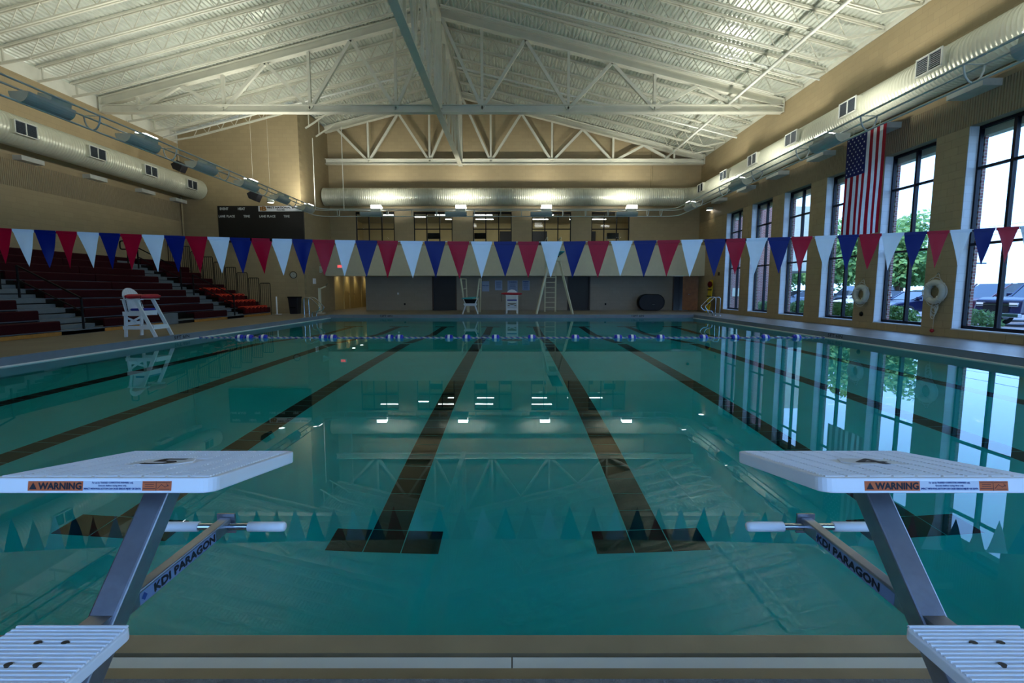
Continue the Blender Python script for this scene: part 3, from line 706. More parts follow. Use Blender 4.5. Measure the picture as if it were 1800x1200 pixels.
for loc, e, col in (((XR - .15, 28.37, 5.88), 9, (1, .75, .35)), ((-11.9, 24.7, 5.66), 12, (1, .95, .85))):
    ld = bpy.data.lights.new('lamp', 'SPOT'); ld.energy = e; ld.color = col; ld.spot_size = math.radians(80); ld.spot_blend = .6; ld.shadow_soft_size = .06
    o = bpy.data.objects.new('lamp', ld); C.objects.link(o); o.location = loc
for i, y in enumerate((31.3, 33.0, 34.8, 37.0)):
    t = thing('downlight', 'warm recessed corridor downlight, %s beyond the opening' % ORD[i], 'downlight', (-10.75, y, 2.49)); MB().lathe([(0, 0), (.09, 0), (.1, .01)], (-10.75, y, 2.485), 12).build('lamp_face', 'lens', t)
    ld = bpy.data.lights.new('corridor_lamp', 'SPOT'); ld.energy = 15; ld.color = (1, .82, .38); ld.spot_size = math.radians(120); ld.spot_blend = .7; ld.shadow_soft_size = .08
    o = bpy.data.objects.new('corridor_lamp', ld); C.objects.link(o); o.parent = t; o.location = (0, 0, -.02)
#PART2
# ================================================================ POOL HALL FURNITURE
# ---- pennant line
PXS = [(-11, 'b'), (27, 'r'), (64, 'w'), (102, 'b'), (139, 'r'), (175, 'w'), (212, 'b'), (249, 'r'), (286, 'w'), (323, 'b'), (360, 'r'), (398, 'w'), (436, 'b'), (471, 'r'), (505, 'w'), (541, 'b'), (578, 'r'), (614, 'w'), (651, 'b'), (687, 'r'), (728, 'w'), (768, 'b'), (808, 'r'), (848, 'w'), (888, 'b'), (928, 'r'), (968, 'w'), (1007, 'b'), (1048, 'r'), (1088, 'w'), (1128, 'b'), (1168, 'r'), (1208, 'w'), (1248, 'b'), (1283, 'r'), (1318, 'w'), (1357, 'b'), (1396, 'r'), (1436, 'w'), (1475, 'b'), (1513, 'r'), (1551, 'w'), (1590, 'b'), (1628, 'r'), (1667, 'w'), (1707, 'b'), (1747, 'r'), (1787, 'w'), (1826, 'b')]
# measured centres turned into distances along the rope (metres from the middle lane)
FX = [((p - 900) * 0.00746, c) for p, c in PXS]
PYL = 6.35
def ropez(x): return 1.985 + 0.0040 * x * x if x < 0 else 1.985 + 0.0046 * x * x
pl = thing('pennant_line', 'line of red, white and blue backstroke pennants strung across the pool', 'pennants', (0, PYL, 2))
xs = [-9.5 + i * .25 for i in range(77)]
MB().tube([(x, PYL, ropez(x)) for x in xs], .005, 5).build('cord', 'rope', pl)
for i in range(5): FX = [(FX[0][0] - .29, 'wbr'[('wbr'.index(FX[0][1]) - 1) % 3])] + FX + [(FX[-1][0] + .29, 'wbr'[('wbr'.index(FX[-1][1]) + 1) % 3])]
for i, (x, c) in enumerate(FX):
    if abs(x) > 9.2: continue
    wd = .142 * R.uniform(.93, 1.02); ht = .455 * R.uniform(.96, 1.02); tx = R.uniform(-.02, .02); tw = R.uniform(-.03, .03); ph = R.uniform(0, 6)
    m = MB(); rows = 9; cols = 6; vs = []
    for r in range(rows + 1):
        v = r / rows; hw = wd * (1 - v) + .002
        for k in range(cols + 1):
            u = -1 + 2 * k / cols
            xx = x + u * hw + tx * v; zz = ropez(x + u * hw) - .004 - ht * v
            yy = PYL + (.012 * math.sin(5 * u * (1 - v) + ph) + tw * u * 2) * v * (1 - v) + .01 * (math.sin(3 * v + ph) - math.sin(ph))
            vs.append((xx, yy, zz))
    fs = [(r * (cols + 1) + k, r * (cols + 1) + k + 1, (r + 1) * (cols + 1) + k + 1, (r + 1) * (cols + 1) + k) for r in range(rows) for k in range(cols)]
    m.add(vs, fs, True)
    z0, z1 = ropez(x - wd), ropez(x + wd)
    m.add([(x - wd, PYL - .006, z0 - .03), (x + wd, PYL - .006, z1 - .03), (x + wd, PYL - .006, z1 + .006), (x - wd, PYL - .006, z0 + .006), (x - wd, PYL + .006, z0 - .03), (x + wd, PYL + .006, z1 - .03), (x + wd, PYL + .006, z1 + .006), (x - wd, PYL + .006, z0 + .006)],
          [(0, 1, 2, 3), (7, 6, 5, 4), (3, 2, 6, 7), (0, 4, 5, 1), (0, 3, 7, 4), (1, 5, 6, 2)])
    o = m.build('pennant', {'r': 'fl_red', 'w': 'fl_white', 'b': 'fl_blue'}[c], pl, {'r': 'red pennant', 'w': 'white pennant', 'b': 'blue pennant'}[c])
for s in (-1, 1):
    t = thing('pennant_post', 'steel pennant post on the %s deck, just outside the frame' % ('left' if s < 0 else 'right'), 'post', (s * 9.5, PYL, DZ))
    MB().tube([(s * 9.5, PYL, DZ), (s * 9.5, PYL, ropez(9.5) + .06)], .024, 10).build('pole', 'chrome', t); MB().lathe([(.09, 0), (.09, .015), (.04, .03)], (s * 9.5, PYL, DZ), 16).build('base_flange', 'chrome', t)

# ---- safety rope with floats
def wy(x): return 14.15 + .0006 * x * x
rp = thing('float_rope', 'blue and white safety rope with barrel floats stretched across the pool', 'rope', (0, 14.15, 0.02))
n = 660; r1 = MB(); r2 = MB(); pa = []; pb_ = []
for i in range(n + 1):
    x = -PX + .02 + i * (2 * PX - .04) / n; a = x * 36
    pa.append((x, wy(x) + .013 * math.cos(a), .012 + .013 * math.sin(a))); pb_.append((x, wy(x) - .013 * math.cos(a), .012 - .013 * math.sin(a)))
r1.tube(pa, .016, 5).build('rope_strand', 'rope', rp, 'white strand'); r2.tube(pb_, .011, 5).build('rope_strand', 'float_blue', rp, 'blue strand')
for p in (421.5, 437.7, 463, 569, 585, 685.5, 702.5, 789.5, 820, 871, 934.6, 1011, 1086, 1110.5, 1160.5, 1236, 1291.5, 1345, 1400.7):
    x = (p - 900) / 860 * 14.24; y = wy(x)
    f = MB().lathe([(.02, -.11), (.07, -.108), (.088, -.085), (.09, -.045), (.09, .045), (.088, .085), (.07, .108), (.02, .11)], (x, y, .012), 14, 'x').build('float', 'float_blue', rp)
    MB().lathe([(.0915, -.034), (.0925, -.03), (.0925, .03), (.0915, .034)], (x, y, .012), 14, 'x').build('float_band', 'white', f)

# ---- starting blocks
def starting_block(cx, num, lab):
    t = thing('starting_block', lab, 'starting block', (cx, 1.0, DZ))
    V0 = Vector((cx, 1.262, .868)); V1 = Vector((cx, 1.765, .775)); L = (V1 - V0).length; dv = (V1 - V0).normalized(); nn = Vector((1, 0, 0)).cross(dv).normalized()
    if nn.z < 0: nn = -nn
    P = lambda u, v, w: tuple(V0 + Vector((u, 0, 0)) + dv * v + nn * w)
    def rr(hw, a, b, r):
        pts = []
        for (ccx, ccy, a0) in ((hw - r, a + r, -90), (hw - r, b - r, 0), (-hw + r, b - r, 90), (-hw + r, a + r, 180)):
            for k in range(6): q = math.radians(a0 + k * 18); pts.append((ccx + r * math.cos(q), ccy + r * math.sin(q)))
        return pts
    MB().prism(rr(.3, 0, L, .035), -.04, 0, lambda u, v, w: P(u, v, w)).build('platform', 'white', t, bevel=.004)
    tr = MB(); cols = [-.285, -.225, -.165, -.10, -.035, .035, .10, .165, .225, .285]; nr = 34
    for a, b in zip(cols, cols[1:]):
        for k in range(nr):
            v = .018 + k * (L - .036) / nr; g = (L - .036) / nr * .72
            cu, cv = (a + b) / 2, v
            if abs(cu) < .11 and abs(cv - .25) < .06: continue
            tr.add([P(a + .003, v, 0), P(b - .003, v, 0), P(b - .003, v + g, 0), P(a + .003, v + g, 0), P(a + .005, v + .002, .003), P(b - .005, v + .002, .003), P(b - .005, v + g - .002, .003), P(a + .005, v + g - .002, .003)],
                   [(4, 5, 6, 7), (0, 1, 5, 4), (1, 2, 6, 5), (2, 3, 7, 6), (3, 0, 4, 7)])
    tr.build('tread_ridges', 'white', t, kind='stuff')
    pt = MB().prism([(-.085, .25), (-.06, .195), (.06, .195), (.085, .25), (.06, .305), (-.06, .305)], .0005, .004, P).build('number_plate', 'white', t)
    text(MB(), num, P(0, .245, .0046), (1, 0, 0), tuple(dv), w=.092, h=.10, bold=.0035).build('number', 'ink', pt)
    # warning strip on the rear edge
    yb = Vector(P(0, -.0012, -.0205)); zz = nn; X = Vector((1, 0, 0)); H = .025
    def strip(a, b, m, nm, lab, lift=0.0):
        mm = MB(); o = yb - dv * lift
        vs = [o + X * a - zz * H / 2, o + X * b - zz * H / 2, o + X * b + zz * H / 2, o + X * a + zz * H / 2]; vs += [v + dv * .001 for v in vs]
        mm.add(vs, [(0, 1, 2, 3), (7, 6, 5, 4), (0, 4, 5, 1), (2, 6, 7, 3), (0, 3, 7, 4), (1, 5, 6, 2)]); return mm.build(nm, m, t, lab)
    l1 = strip(-.19, -.043, 'label_orange', 'warning_label', 'orange WARNING label'); l2 = strip(-.043, .115, 'label_white', 'warning_label', 'white small-print label'); l3 = strip(.115, .192, 'label_orange', 'warning_label', 'orange pictogram label')
    o = lambda x, z: yb - dv * .0006 + X * x + zz * z
    m = text(MB(), 'WARNING', o(-.1045, 0), X, zz, w=.114, h=.017, bold=.0011)
    m.add([o(-.186, -.0085), o(-.166, -.0085), o(-.176, .0095)], [(0, 1, 2)]); m.build('lettering', 'ink', l1)
    m = text(MB(), 'For use by TRAINED COMPETITIVE SWIMMERS only.', o(.036, .008), X, zz, w=.11, h=.0055, bold=.00025)
    text(m, 'Execute shallow racing dives only.', o(.036, .0005), X, zz, w=.075, h=.0052, bold=.00025)
    text(m, 'IMPACT WITH POOL BOTTOM CAN CAUSE SERIOUS INJURY OR DEATH.', o(.036, -.0078), X, zz, w=.152, h=.006, bold=.0003); m.build('lettering', 'ink_blue', l2)
    m = MB()
    def ln(a, b, w=.0012):
        a = o(*a); b = o(*b); d = (b - a).normalized(); s_ = dv.cross(d).normalized() * w / 2; m.add([a - s_, b - s_, b + s_, a + s_], [(0, 1, 2, 3)])
    for q in (((.152, -.0125), (.152, .0125)), ((.117, .009), (.150, .009)), ((.122, .004), (.146, .004)), ((.122, -.001), (.146, -.001)), ((.117, -.007), (.150, -.007)), ((.154, .009), (.19, .009)), ((.156, -.007), (.166, .004)), ((.166, .004), (.176, -.003)), ((.176, -.003), (.186, .003)), ((.16, -.008), (.188, -.008)), ((.18, .007), (.184, -.002))): ln(*q)
    m.build('pictogram', 'ink', l3)
    # inclined post
    A = [(1.472, .79), (1.216, .487), (.932, DZ)]; 
    dirv = Vector((0, 1.454 - 1.216, .747 - .487)).normalized(); pn = Vector((0, dirv.z, -dirv.y))
    p0 = Vector((cx, .945, DZ)); top = Vector((cx, 1.454, .747)) + dirv * .09
    base = Vector((cx, 1.216, .487)) - dirv * ((.487 - DZ) / dirv.z)
    hw = .0375; th = .062
    vs = [base + Vector((sx * hw, 0, 0)) + (Vector((0, th / dirv.z, 0)) * b) for b in (0, 1) for sx in (-1, 1)] + [top + Vector((sx * hw, 0, 0)) + pn * th * b for b in (0, 1) for sx in (-1, 1)]
    MB().add(vs, [(0, 1, 3, 2), (4, 6, 7, 5), (0, 4, 5, 1), (2, 3, 7, 6), (0, 2, 6, 4), (1, 5, 7, 3)]).build('post', 'stainless', t, bevel=.006)
    B(cx - .09, cx + .09, base.y - .08, base.y + .17, DZ, DZ + .012).build('base_plate', 'stainless', t)
    MB().prism([(-.15, .12), (.15, .12), (.15, .40), (-.15, .40)], -.052, -.0405, P).build('mount_plate', 'stainless', t)
    # socket where the step bracket meets the post
    bk = Vector((cx, 1.216, .487)) - dirv * .01
    MB().bar(bk - pn * .004 + Vector((-.026, 0, 0)), bk - pn * .004 + Vector((.026, 0, 0)), .02, .014, tuple(dirv)).build('weld_bracket', 'brown_frame', t)
    # arm with the backstroke grip
    arm = B(cx - .02, cx + .02, 1.275, 1.80, .452, .50).build('arm', 'stainless', t, bevel=.004)
    sx = 1 if cx < 0 else -1; ox = cx + sx * .0208
    ux = (0, sx, 0)
    lb = MB().box(min(cx + sx * .02, ox), max(cx + sx * .02, ox), 1.335, 1.70, .456, .492).build('maker_label', 'steel_label', arm)

    yc = 1.53
    text(MB(), 'KDI PARAGON', (ox + sx * .0006, yc + .013, .474), ux, (0, 0, 1), w=.30, h=.025, bold=.0024).build('lettering', 'ink', arm)
    yl = 1.352 if sx > 0 else 1.69
    MB().add([(ox + sx * .0006, yl - .012, .474), (ox + sx * .0006, yl, .462), (ox + sx * .0006, yl + .012, .474), (ox + sx * .0006, yl, .487)], [(0, 1, 2, 3)]).build('emblem', 'ink_blue', arm)
    B(cx - .034, cx + .034, 1.80, 1.808, .437, .513).build('end_plate', 'stainless', t)
    hb = MB().tube([(cx - .20, 1.785, .470), (cx + .20, 1.785, .470)], .0135, 16).build('grip_bar', 'chrome', t)
    for s in (-1, 1):
        MB().lathe([(.001, .235), (.014, .234), (.0175, .228), (.0185, .22), (.0185, .096), (.0145, .094)], (cx, 1.785, .470), 18, 'x').build('grip', 'white', t) if s > 0 else \
            MB().lathe([(.001, -.235), (.014, -.234), (.0175, -.228), (.0185, -.22), (.0185, -.096), (.0145, -.094)], (cx, 1.785, .470), 18, 'x').build('grip', 'white', t)
    # rear step
    z = .530; y0, y1 = .86, 1.152; hw = .146
    def rr2(hw, a, b, r):
        pts = []
        for (ccx, ccy, a0) in ((hw - r, a + r, -90), (hw - r, b - r, 0), (-hw + r, b - r, 90), (-hw + r, a + r, 180)):
            for k in range(5): q = math.radians(a0 + k * 22.5); pts.append((ccx + r * math.cos(q), ccy + r * math.sin(q)))
        return pts
    MB().prism(rr2(hw, y0, y1, .022), z - .03, z - .003, lambda u, v, w: (cx + u, v, w)).build('step_board', 'white', t, bevel=.003)
    slots = [(-.03, 1.086), (.035, 1.086), (-.03, 1.017), (.035, 1.017), (-.03, .948), (.035, .948)]
    m = MB(); y = y0 + .010; pit = .0128
    while y < y1 - .012:
        segs = [(-hw + .008, hw - .008)]
        for a, b in segs: m.add([(cx + a, y, z - .003), (cx + b, y, z - .003), (cx + b, y + pit * .8, z - .003), (cx + a, y + pit * .8, z - .003), (cx + a, y + .003, z + .002), (cx + b, y + .003, z + .002), (cx + b, y + pit * .62, z + .002), (cx + a, y + pit * .62, z + .002)],
                                [(4, 5, 6, 7), (0, 1, 5, 4), (1, 2, 6, 5), (2, 3, 7, 6), (3, 0, 4, 7)])
        y += pit
    m.build('step_ridges', 'white', t, kind='stuff')
    for u, v in slots: MB().prism([(.009 * math.cos(a) , .008 * math.sin(a)) for a in [k * PI / 6 for k in range(12)]], z - .002, z + .0026, lambda p, q, w: (cx + u + p, v + q * .8, w)).build('bolt_slot', 'wood_dark', t)
    MB().bar((cx, 1.0, z - .045), (cx, 1.235, z - .045), .06, .03).build('step_bracket', 'stainless', t)
    return t
starting_block(-1.10, '5', 'white starting block with the number 5, left one')
starting_block(1.13, '4', 'white starting block with the number 4, right one')

# ---- ladders (grab rails)
def ladder(s, y, xo, lab):
    t = thing('pool_ladder', lab, 'pool ladder', (s * xo, y, DZ))
    for dy in (0, .52):
        yy = y + dy
        pts = arcpts([(s * xo, yy, DZ), (s * xo, yy, 1.06), (s * (xo - .28), yy, 1.06), (s * (xo - .74), yy, .60), (s * (xo - .56), yy, .40), (s * (xo - .36), yy, .42), (s * (xo - .34), yy, DZ)], .12)
        MB().tube(pts, .021, 8).build('rail', 'chrome', t)
        MB().lathe([(.05, 0), (.05, .01), (.025, .03)], (s * xo, yy, DZ), 12).build('flange', 'chrome', t)
    return t
ladder(1, 23.4, 9.93, 'bent stainless grab rails of the pool ladder at the far right corner')
ladder(-1, 22.4, 9.5, 'bent stainless grab rails of the pool ladder at the far left corner')

# ---- lifeguard chairs (seat faces +x in its own frame)
def guard_chair(lab):
    t = thing('lifeguard_chair', lab, 'lifeguard chair', (0, 0, 0), 'white lumber lifeguard chairs'); w = .27
    for s in (-1, 1):
        MB().bar((-.34, s * w, 0), (-.30, s * w, .64), .035, .085).build('leg', 'whitewood', t)
        MB().bar((.46, s * (w + .03), 0), (0.0, s * (w + .03), .98), .035, .085).build('leg', 'whitewood', t)
        MB().box(-.36, .10, s * (w + .016) - .017, s * (w + .016) + .017, .55, .66).build('seat_rail', 'whitewood', t)
        MB().box(-.38, .36, s * (w + .016) - .017, s * (w + .016) + .017, .20, .29).build('foot_rail', 'whitewood', t)
        MB().box(-.36, .16, s * (w + .02) - .05, s * (w + .02) + .05, .96, .985).build('armrest', 'whitewood', t)
        MB().bar((-.27, s * w, .62), (-.34, s * w, .97), .03, .07).build('arm_post', 'whitewood', t)
        MB().bar((-.33, s * w * .9, .32), (-.31, -s * w * .9, .50), .02, .05).build('brace', 'whitewood', t)
    for k in range(5): B(-.28 + k * .085, -.205 + k * .085, -w, w, .655, .68).build('seat_slat', 'whitewood', t)
    B(.08, .12, -w, w, .56, .66).build('front_board', 'whitewood', t); B(.34, .40, -w, w, .20, .29).build('front_board', 'whitewood', t); B(-.365, -.335, -w, w, .30, .39).build('back_board', 'whitewood', t)
    B(.30, .40, -w, w, .29, .31).build('step_tread', 'whitewood', t)
    for k in range(7):
        y = -.24 + k * .08; zt = 1.0 + .27 * math.sqrt(max(0, 1 - (y / .29) ** 2))
        ht = lambda q: 1.0 + .27 * math.sqrt(max(0, 1 - (q / .29) ** 2))
        MB().prism([(y - .0385, .68), (y + .0385, .68), (y + .0385, ht(y + .0385)), (y, ht(y)), (y - .0385, ht(y - .0385))], 0, .018, lambda u, v, q: (-.22 - (v - .68) * .3 - q, u, v)).build('back_slat', 'whitewood', t)
    B(-.20, .11, -w + .02, w - .02, .68, .74).build('cushion', 'blue_cush', t, 'blue cushion', bevel=.02)
    return t
c1 = guard_chair('white lifeguard chair on the left deck in front of the bleachers'); c1.location = (-9.68, 12.92, DZ)
c2 = dup(c1, (0, 25.75, DZ), 'white lifeguard chair on the far deck between the diving stands', -PI / 2)
def rescue_tube(p, q, lab):
    t = thing('rescue_tube', lab, 'rescue tube', tuple(p)); v = Vector(q) - Vector(p)
    pts = [Vector(p) + v * k / 8 for k in range(9)]
    MB().tube(pts, [.03, .055, .06, .06, .06, .06, .06, .055, .03], 10).build('foam_body', 'red_tube', t)
    MB().tube([pts[0], pts[0] + Vector((0, 0, -.12)), pts[0] + Vector((.02, .03, -.42))], .008, 5).build('strap', 'blackmetal', t)
rescue_tube((-9.93, 12.62, DZ + 1.05), (-9.93, 13.24, DZ + 1.05), 'red rescue tube across the arms of the left lifeguard chair, against the backrest')
rescue_tube((-9.62, 12.72, DZ + 1.05), (-9.50, 13.26, DZ + 1.05), 'red rescue tube across the arms of the left lifeguard chair, towards the pool')
rescue_tube((-.56, 25.62, DZ + 1.05), (.52, 25.62, DZ + 1.04), 'long red rescue tube across the arms of the far lifeguard chair')

# ---- low diving stand
t = thing('diving_board', 'low springboard stand with cream rails on the far deck', 'diving board', (-2.15, 25.9, DZ))
cx = -2.15
for s in (-1, 1):
    MB().bar((cx + s * .40, 25.3, DZ), (cx + s * .22, 25.3, .68), .09, .06).build('front_leg', 'whitewood', t)
    MB().bar((cx + s * .20, 25.32, .60), (cx + s * .36, 25.32, .98), .07, .06).build('side_frame', 'whitewood', t)
    MB().bar((cx + s * .34, 25.32, .95), (cx + s * .48, 25.32, 2.0), .07, .06).build('rail_post', 'cream_post', t)
    MB().bar((cx + s * .36, 27.6, DZ), (cx + s * .42, 27.6, 2.05), .06, .06).build('rail_post', 'cream_post', t)
    MB().tube([(cx + s * .40, 25.32, 1.45), (cx + s * .40, 27.6, 1.5)], .018, 6).build('hand_rail', 'cream_post', t)
    MB().tube([(cx + s * .47, 25.32, 1.98), (cx + s * .42, 27.6, 2.03)], .022, 6).build('hand_rail', 'cream_post', t)
MB().bar((cx - .30, 25.3, .64), (cx + .30, 25.3, .64), .08, .10).build('cross_beam', 'whitewood', t); MB().prism([(-.22, .70), (.22, .70), (.33, .93), (-.33, .93)], 25.25, 25.4, lambda u, v, w: (cx + u, w, v)).build('cradle', 'blackmetal', t)
MB().prism([(-.3, .60), (.3, .60), (.36, .70), (.30, .72), (-.30, .72), (-.36, .70)], 25.22, 25.3, lambda u, v, w: (cx + u, w, v)).build('front_yoke', 'whitewood', t)
MB().box(cx - .26, cx + .26, 23.4, 28.0, .98, 1.02).build('board', 'teal_board', t, 'teal topped springboard')
MB().box(cx - .3, cx + .3, 27.4, 27.5, .86, .98).box(cx - .3, cx - .24, 27.4, 27.5, DZ, .9).box(cx + .24, cx + .3, 27.4, 27.5, DZ, .9).build('rear_anchor', 'cream_post', t)
# ---- high diving stand with ladder
t = thing('diving_board', 'tall ladder and A-frame of the high diving board on the far deck', 'diving board', (2.2, 26.5, DZ)); cx = 2.2
for s in (-1, 1):
    MB().bar((cx + s * .94, 25.4, DZ), (cx + s * .26, 25.8, 2.95), .10, .10).build('front_leg', 'cream_post', t)
    MB().bar((cx + s * .30, 28.3, DZ), (cx + s * .30, 28.0, 3.2), .075, .06).build('ladder_stile', 'cream_post', t)
    B(cx + s * .30 - .06, cx + s * .30 + .06, 28.15, 28.45, DZ, DZ + .03).build('foot_plate', 'cream_post', t)
    MB().tube(arcpts([(cx + s * .34, 28.05, 3.1), (cx + s * .36, 28.05, 4.1), (cx + s * .36, 25.9, 4.15), (cx + s * .33, 25.75, 3.1)], .15), .028, 6).build('hand_rail', 'cream_post', t)
    MB().tube([(cx + s * .35, 28.05, 3.6), (cx + s * .35, 25.8, 3.6)], .02, 6).build('hand_rail', 'cream_post', t)
for k in range(10):
    z = .42 + k * .285; y = 28.3 - .3 * (z - DZ) / 3.03
    B(cx - .29, cx + .29, y - .05, y + .05, z - .02, z + .015).build('rung', 'cream_post', t)
MB().box(cx - .33, cx + .33, 25.65, 25.95, 2.9, 3.05).build('top_beam', 'cream_post', t); MB().box(cx - .28, cx + .28, 25.7, 28.1, 3.02, 3.1).build('platform', 'cream_post', t)
MB().box(cx - .26, cx + .26, 23.2, 28.1, 3.17, 3.215).build('board', 'teal_board', t, 'teal topped diving board')
MB().box(cx - .24, cx + .24, 25.7, 25.95, 3.1, 3.17).build('fulcrum', 'blackmetal', t)

# ---- bleachers
NR = 9; RUN = .56; RISE = .28; BX = -12.1; Y0B, Y1B = 2.0, 24.55
AIS = [(13.1, 14.5), (20.8, 22.1), (4.9, 6.2)]
bt = thing('bleachers', 'nine-row maroon telescoping bleachers along the left wall', 'bleachers', (BX, 16, DZ), None)
def spans(a0, b0, skip):
    out = []; y = a0
    for a, b in sorted(skip):
        if a > y: out.append((y, a))
        y = b
    out.append((y, b0)); return out
for k in range(NR):
    x = BX - RUN * k; z = DZ + .11 + RISE * (k + 1) ; top = z
    skip = list(AIS) + ([(16.95, 18.65)] if k == 0 else [])
    for a, b in spans(Y0B, Y1B, skip):
        n = max(1, round((b - a) / 4.6 + .2)); w = (b - a) / n
        for j in range(n):
            p, q = a + j * w + .012, a + (j + 1) * w - .012
            # moulded seat: rounded nose, face panel
            MB().prism([(0, top - .25), (.0, top - .03), (-.015, top - .008), (-.04, top), (-.33, top - .01), (-.35, top - .05), (-.05, top - .06), (-.05, top - .25)], p, q, lambda u, v, ww: (x + u, ww, v)).build('bench', 'maroon', bt)
    B(max(x - RUN - .02, XL + .01), x - .05, Y0B, Y1B, top - .28, top - .255).build('foot_deck', 'step', bt)
    B(x - .08, x - .055, Y0B, Y1B, top - .53 if k else DZ + .11, top - .28).build('riser', 'blackmetal', bt)
    for a, b in AIS:
        B(x - .28, x + .0, a, b, top - .39, top - .27).build('step', 'step', bt)
        B(max(x - .58, XL + .01), x - .28, a, b, top - .25, top - .14).build('step', 'step', bt)
B(XL + .01, XL + .2, Y0B, Y1B, 2.0, DZ + .11 + RISE * NR + .02).build('back_panel', 'maroon', bt)
MB().prism([(0, DZ), (.0, DZ + .11), (-5.0, DZ + .11), (-5.0, DZ)], Y0B, Y1B, lambda u, v, w: (BX - .1 + u, w, v)).build('skid_frame', 'blackmetal', bt)
for a, b in spans(Y0B, Y1B, [(16.95, 18.65)]): B(BX - .03, BX, a, b, DZ + .005, DZ + .10).build('kick_board', 'wood', bt, 'varnished wooden kick board')
B(BX - .62, BX - .59, 16.95, 18.65, DZ, DZ + .38).build('recess_back', 'blackmetal', bt); B(BX - .2, BX - .02, 16.97, 17.75, DZ + .01, DZ + .40).build('cover_panel', 'step', bt, 'grey panel')
def aisle_rail(y, xa, xb):
    f = lambda x: DZ + .11 + RISE * ((BX - x) / RUN)
    MB().tube([(xa, y, f(xa) - .1), (xa, y, f(xa) + .86)], .03, 8).build('rail_post', 'blackmetal', bt); MB().tube([(xb, y, f(xb)), (xb, y, f(xb) + .90)], .03, 8).build('rail_post', 'blackmetal', bt)
    MB().tube([(xa, y, f(xa) + .86), (xb, y, f(xb) + .90)], .026, 8).build('hand_rail', 'blackmetal', bt); MB().tube([(xa, y, f(xa) + .48), (xb, y, f(xb) + .5)], .022, 8).build('hand_rail', 'blackmetal', bt)
for y in (13.85, 21.45, 5.6):
    aisle_rail(y, -12.15, -13.88); aisle_rail(y, -14.4, -16.2)
MB().tube(arcpts([(-16.6, 21.4, 2.5), (-16.6, 21.4, 3.5), (-16.9, 21.4, 3.5), (-16.9, 21.4, 3.15), (-16.6, 21.4, 3.15)], .1), .028, 8).build('loop_rail', 'blackmetal', bt)
ff = thing('end_fence', 'stepped black barred guard rail at the far end of the bleachers', 'guard rail', (-14.6, 24.7, DZ))
for k in range(9):
    x1 = BX - RUN * k - .02; x0 = x1 - RUN + .06; zb = DZ + .2 + RISE * k; zt = zb + 1.38 - .02 * k
    m = MB().tube(arcpts([(x0, 24.66, zb), (x0, 24.66, zt), (x1, 24.66, zt), (x1, 24.66, zb)], .06), .018, 6)
    m.build('panel_frame', 'blackmetal', ff)
    for j in range(1, 5): MB().tube([(x0 + j * (x1 - x0) / 5, 24.66, zb + .02), (x0 + j * (x1 - x0) / 5, 24.66, zt)], .011, 5, cap=False).build('bar', 'blackmetal', ff)
    MB().tube([(x0, 24.66, zb + .03), (x1, 24.66, zb + .03)], .014, 5).tube([(x1, 24.66, zb), (x1, 24.66, DZ)], .018, 6).build('bottom_rail', 'blackmetal', ff)
t = thing('stanchion', 'slim white floor stanchion at the far end of the bleachers', 'stanchion', (-11.95, 24.9, DZ)); MB().tube([(-11.95, 24.9, DZ), (-11.95, 24.9, 1.08)], .035, 10).build('post', 'white', t); B(-12.0, -11.75, 24.8, 25.0, DZ, DZ + .03).build('foot', 'white', t)
# life vests draped over the front rows
vi = 0
def vest(x, y, z, lab):
    t = thing('life_vest', lab, 'life vest', (x, y, z), 'life vests on the bleacher rows')
    m = MB(); pr = [(-.34, .0), (-.32, .05), (-.1, .085), (.02, .06), (.05, -.02), (.045, -.19), (.005, -.19), (.005, -.02), (-.02, .0)]
    m.prism(pr, y - .15, y + .15, lambda u, v, w: (x + u, w, z + v + .012 * math.sin(w * 20)), sm=False); m.build('shell', 'redvest', t, bevel=.02)
    MB().tube([(x - .30, y - .13, z + .06), (x - .05, y - .13, z + .09), (x + .045, y - .12, z + .05), (x + .06, y, z + .0), (x + .045, y + .12, z + .05), (x - .05, y + .13, z + .09), (x - .30, y + .13, z + .06)], .02, 7).build('collar', 'orange', t, 'orange collar')
for k, ysv in ((0, [22.35 + .34 * j for j in range(6)]), (1, [22.3 + .35 * j for j in range(6)]), (2, [22.3 + .36 * j for j in range(6)]), (3, [22.35 + .38 * j for j in range(4)])):
    for j, y in enumerate(ysv): vest(BX - RUN * k - .02, y, DZ + .115 + RISE * (k + 1), 'orange and dark red life vest, %s from the aisle on the %s bleacher row' % (ORD[j], ['front', 'second', 'third', 'fourth'][k]))
tag(MB().box(-13.62, -13.45, 18.2, 18.32, DZ + .11 + RISE * 3, DZ + .2 + RISE * 3).build('paper_cup', 'white', None, bevel=.02), 'small white cup left on a bleacher bench', 'cup')

# ---- scoreboard
t = thing('scoreboard', 'large black scoreboard with white column headings', 'scoreboard', (-13.05, 26.1, 4.85))
B(-15.3, -10.98 + .12, 25.98, 26.099, 3.88, 5.75).build('panel', 'black', t)
yy = 25.978
def S(s, px, py, w, h=.11):
    # positions measured on the board face
    text(LT, s, (px, yy, py), (1, 0, 0), (0, 0, 1), w=w, h=h, bold=.008)
LT = MB(); S('EVENT', -14.95, 5.60, .43, .12); S('HEAT', -14.05, 5.60, .36, .12); S('LANE', -15.08, 5.22, .33); S('PLACE', -14.63, 5.22, .42); S('TIME', -13.8, 5.22, .32); S('LANE', -12.97, 5.22, .33); S('PLACE', -12.52, 5.22, .42); S('TIME', -11.72, 5.22, .30)
LT.build('lettering', 'letter_w', t)
sp = B(-13.16, -10.87, 25.955, 25.98, 5.47, 5.74).build('sponsor_panel', 'label_white', t, 'white sponsor panel'); yy = 25.953
